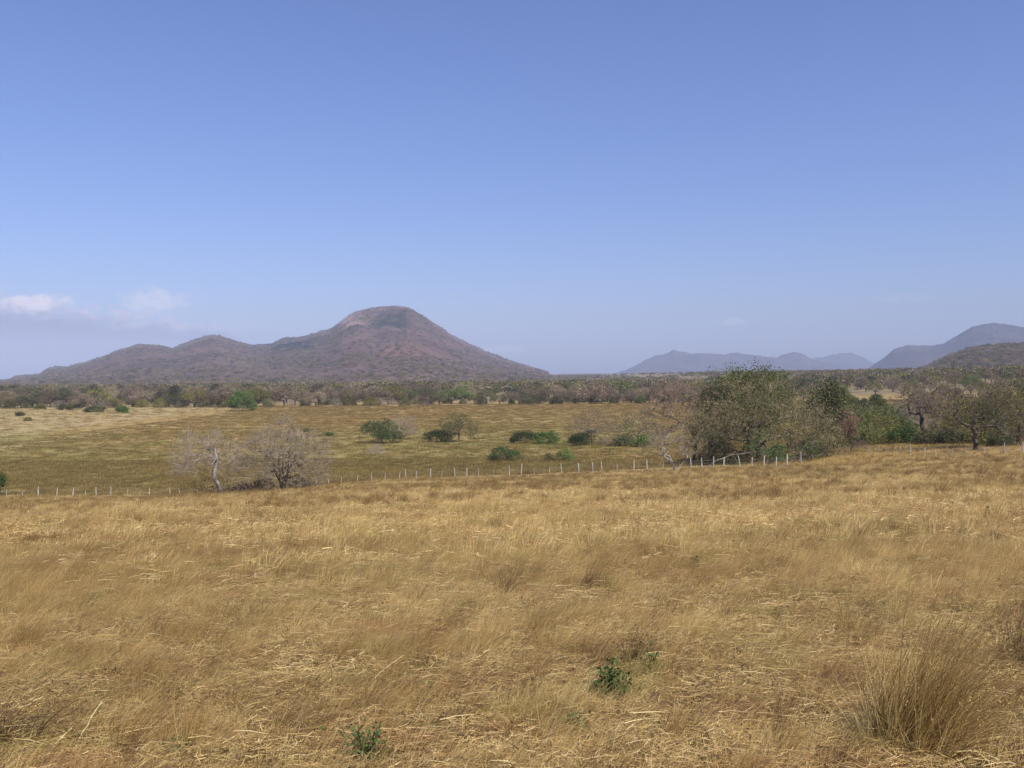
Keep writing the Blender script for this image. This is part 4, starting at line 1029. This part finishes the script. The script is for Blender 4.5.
clump(620, 676, .5, 220, .10, .7, 'brown grass tuft rising behind the largest dark weed', 'darktuft', 6)
clump(845, 636, .42, 260, .14, .3, 'pale straw tuft up slope from the tall thick clump', 'clump', 7, spread=.9)
clump(8, 752, .5, 320, .10, 1.1, 'dark feathery grass plume leaning right at bottom left', 'darktuft', 8, width=.005)
clump(255, 625, .45, 140, .09, .6, 'small brown grass tuft left of centre on the slope', 'clump', 9)
clump(790, 655, .45, 200, .12, .8, 'reddish grass tuft right of the bright upright weed', 'clump', 10)

def stalk(u0, v0, u1, v1, z1, label, seed, r=.0045):
    a = np.array(place(u0, v0, 3.5, 40)); b_ = np.array(place(u1, v1, 3.5, 40)); a = a + [0, 0, .04]
    if z1: 
        y = a[1] + .15; ul, vl = level(u1, v1); b_ = np.array([(ul - 512) / FOC * y, y, EYE - (vl - HZ) / FOC * y])
    else: b_ = b_ + [0, 0, .06]
    rng = np.random.default_rng(seed); K = 7; L = np.linalg.norm(b_ - a); g = Geo()
    ts = np.linspace(0, 1, K + 1); rel = (b_ - a)[None] * ts[:, None] + rng.normal(0, .006 * L, (K + 1, 3)); rel[:, 2] += .05 * L * np.sin(ts * math.pi)
    tubes(g, rel[:-1], rel[1:], r, r * .8, 5, .95)
    for i in (2, 4, 6): leaves(g, rel[i][None], .018, rng, np.array([.9]), 0, .3)
    o = link('dry_stalk', g.mesh('dry_stalk', [M['litter']]), loc=a); tag(o, label, 'dry stalk')
stalk(957, 700, 919, 669, True, 'thick pale broken stalk lying across the tall grass clump', 1, .006)
stalk(1012, 746, 950, 714, False, 'long thin pale stalk lying right of the tall grass clump', 2, .004)
stalk(75, 755, 102, 701, True, 'long pale upright stalk near the bottom left corner', 3, .004)
stalk(48, 760, 72, 728, True, 'pale leaning stalk left of the long upright stalk', 4, .004)
stalk(166, 752, 181, 735, True, 'short thick pale stalk above the flat bottom weed', 5, .0045)
stalk(215, 758, 335, 748, False, 'long pale stalk lying flat left of the bottom edge weed', 6, .004)
stalk(588, 720, 628, 719, False, 'pale stalk lying flat below the largest dark weed', 7, .004)
stalk(619, 746, 647, 727, False, 'pale stalk lying aslant below the largest dark weed', 8, .0045)
stalk(592, 764, 632, 763, False, 'pale stalk lying at the bottom edge right of centre', 9, .004)
stalk(365, 693, 404, 655, True, 'thin pale stalk leaning above the bottom edge weed', 10, .0035)
stalk(1024, 718, 998, 724, False, 'short pale straw lying at the right edge', 11, .004)

def stone(u, v, w, label, seed, sc=(1, .7, .45), ymin=3.5):
    p = place(u, v, ymin, 60); s = px(w, p[1]) / 2; rng = np.random.default_rng(seed)
    import bmesh
    bm = bmesh.new(); bmesh.ops.create_icosphere(bm, subdivisions=3, radius=1)
    for vt in bm.verts:
        c = vt.co; n = .35 * (vnoise(c.x * 1.7 + seed * 9, c.y * 1.7 + c.z * 1.3, seed) - .5) + .22 * (vnoise(c.x * 5 + c.z * 3, c.y * 5 + 4, seed + 3) - .5)
        f = (1 + float(n)) * (1 - .12 * abs(math.sin(c.x * 7)))
        vt.co = (c.x * f * s * sc[0], c.y * f * s * sc[1], c.z * f * s * sc[2] + s * sc[2] * .55)
    me = bpy.data.meshes.new('stone'); bm.to_mesh(me); bm.free(); me.materials.append(M['stone'])
    o = link('stone', me, loc=p, rz=rng.uniform(-.4, .4)); tag(o, label, 'stone')
stone(808, 743, 25, 'ribbed grey stone lying in the straw at bottom right', 4)
stone(141, 668, 7, 'small upright dark stone in the grass at left', 6, (.7, .6, 1.2))

# ------------------------------------------------------------------ air
hz = 13000.
vs = [(sx * hz, (-13000 if sy < 0 else 13000), z) for z in (-6, 460) for sy in (-1, 1) for sx in (-1, 1)]
me = bpy.data.meshes.new('haze'); me.from_pydata(vs, [], [(0, 2, 3, 1), (4, 5, 7, 6), (0, 1, 5, 4), (2, 6, 7, 3), (0, 4, 6, 2), (1, 3, 7, 5)]); me.update()
m, t = new_mat('haze_air'); pv = t.n('ShaderNodeVolumePrincipled')
pv.inputs['Color'].default_value = (.68, .77, 1.0, 1); pv.inputs['Density'].default_value = 1.0e-4; pv.inputs['Anisotropy'].default_value = -.2
o = t.n('ShaderNodeOutputMaterial'); t.l(pv.outputs[0], o.inputs['Volume'])
me.materials.append(m); hz_o = link('haze', me); tag(hz_o, 'thin blue haze over the plain and mountains', 'haze', kind='stuff')

# ------------------------------------------------------------------ sky, clouds, sun
SUN_EL, SUN_AZ = 52., 135.
w = bpy.data.worlds.new('World'); scene.world = w; w.use_nodes = True; t = NT(w.node_tree)
sky = t.n('ShaderNodeTexSky', sky_type='NISHITA', sun_disc=False, sun_elevation=R(SUN_EL), sun_rotation=R(SUN_AZ), altitude=200., air_density=1.0, dust_density=1.3, ozone_density=2.6)
tc = t.n('ShaderNodeTexCoord'); sp = t.n('ShaderNodeSeparateXYZ'); t.l(tc.outputs['Generated'], sp.inputs[0])
X, Y, Z = sp.outputs
yy = t.math('MAXIMUM', Y, .05)
cx = t.math('DIVIDE', X, yy); cz = t.math('DIVIDE', Z, yy)
front = t.math('GREATER_THAN', Y, .1)
cmb = t.n('ShaderNodeCombineXYZ'); t.l(t.math('MULTIPLY', cx, 1.0), cmb.inputs[0]); t.l(t.math('MULTIPLY', cz, 2.6), cmb.inputs[1])
nz = t.noise(cmb.outputs[0], 17, 7, .58, .25); cm2 = t.n('ShaderNodeCombineXYZ'); t.l(cx, cm2.inputs[0]); t.l(t.math('MULTIPLY', cz, 1.5), cm2.inputs[1]); nf = t.noise(cm2.outputs[0], 60, 8, .66, .2)
def band(sock, a, b, c, d): return t.math('MULTIPLY', t.mapr(sock, a, b), t.mapr(sock, c, d, 1., 0.))
top = t.math('SUBTRACT', .080, t.math('MULTIPLY', t.math('ADD', cx, .512), .125))
top = t.math('ADD', top, t.math('MULTIPLY', t.math('SUBTRACT', nf, .5), .045)); top = t.math('ADD', top, t.math('MULTIPLY', t.math('SUBTRACT', nz, .5), .05))
bank = t.math('MULTIPLY', t.mapr(t.math('SUBTRACT', top, cz), -.002, .016), t.mapr(cx, -.20, -.32))
bank = t.math('MULTIPLY', bank, t.mapr(cz, .0, .055, .25, 1.))
bank = t.math('MULTIPLY', bank, t.math('ADD', .55, t.math('MULTIPLY', nf, .9)), clamp=True)
rim = t.math('SUBTRACT', top, cz); rim = t.math('MULTIPLY', t.math('MULTIPLY', t.mapr(rim, -.003, .004), t.mapr(rim, .004, .020, 1., 0.)), t.mapr(cx, -.22, -.34))
rim = t.math('MULTIPLY', rim, t.mapr(nf, .40, .62))
def puff(u, v, su, sv):
    dx = t.math('DIVIDE', t.math('SUBTRACT', cx, (u - 512) / FOC), su / FOC); dz = t.math('DIVIDE', t.math('SUBTRACT', cz, (HZ - v) / FOC), sv / FOC)
    r2 = t.math('ADD', t.math('MULTIPLY', dx, dx), t.math('MULTIPLY', dz, dz))
    r2 = t.math('ADD', r2, t.math('ADD', t.math('MULTIPLY', t.math('SUBTRACT', nz, .5), 4.0), t.math('MULTIPLY', t.math('SUBTRACT', nf, .5), 5.0)))
    return t.mapr(r2, 1.4, -.3)
pf = t.math('MAXIMUM', t.math('MULTIPLY', puff(34, 299, 36, 9), 1.0), t.math('MULTIPLY', puff(152, 297, 34, 14), .5))
pf = t.math('MAXIMUM', pf, t.math('MULTIPLY', puff(732, 324, 15, 3.5), .3))
pf = t.math('MAXIMUM', pf, t.math('MULTIPLY', puff(505, 349, 26, 4), .25))
pf = t.math('MAXIMUM', pf, t.math('MULTIPLY', puff(900, 302, 30, 5), .10))
sk = t.mix(1.0, sky.outputs[0], (.875, .915, 1.28), 'MULTIPLY')
grey = t.math('MULTIPLY', t.math('MULTIPLY', bank, front), .9)
SKYS = .095
sk2 = t.mix(grey, sk, (2.7, 3.0, 4.4)); sk2 = t.mix(t.math('MULTIPLY', t.math('MULTIPLY', rim, front), .9), sk2, (6.0, 5.6, 6.8)); sk3 = t.mix(t.math('MULTIPLY', pf, front), sk2, (7.4, 7.0, 7.8))
bg = t.n('ShaderNodeBackground'); t.l(sk3, bg.inputs[0]); bg.inputs[1].default_value = SKYS
o = t.n('ShaderNodeOutputWorld'); t.l(bg.outputs[0], o.inputs[0])

sd = bpy.data.lights.new('sun', 'SUN'); sd.energy = 4.6; sd.angle = R(.53); sd.color = (1.0, .94, .84)
so = link('sun', sd)
el, az = R(SUN_EL), R(SUN_AZ)
from mathutils import Vector, Matrix
dirv = Vector((math.sin(az) * math.cos(el), math.cos(az) * math.cos(el), math.sin(el)))
so.rotation_euler = dirv.to_track_quat('Z', 'Y').to_euler(); so.location = (30, -30, 60)

cam = bpy.data.cameras.new('camera'); co = link('camera', cam); co.location = (0, 0, EYE); co.rotation_euler = (Matrix.Rotation(R(90), 3, 'X') @ Matrix.Rotation(-ROLL, 3, 'Z')).to_euler()
cam.sensor_width = 36; cam.lens = 36 * FOC / 1024; cam.shift_y = -(384 - HZ) / 1024
cam.clip_start = .1; cam.clip_end = 40000
scene.camera = co
scene.view_settings.view_transform = 'Standard'; scene.view_settings.look = 'None'
scene.view_settings.exposure = 0.3; scene.view_settings.gamma = 1; scene.view_settings.use_curve_mapping = False
cy = scene.cycles; cy.max_bounces = 4; cy.diffuse_bounces = 2; cy.glossy_bounces = 1; cy.transmission_bounces = 2; cy.volume_bounces = 0; cy.transparent_max_bounces = 4
cy.use_denoising = True
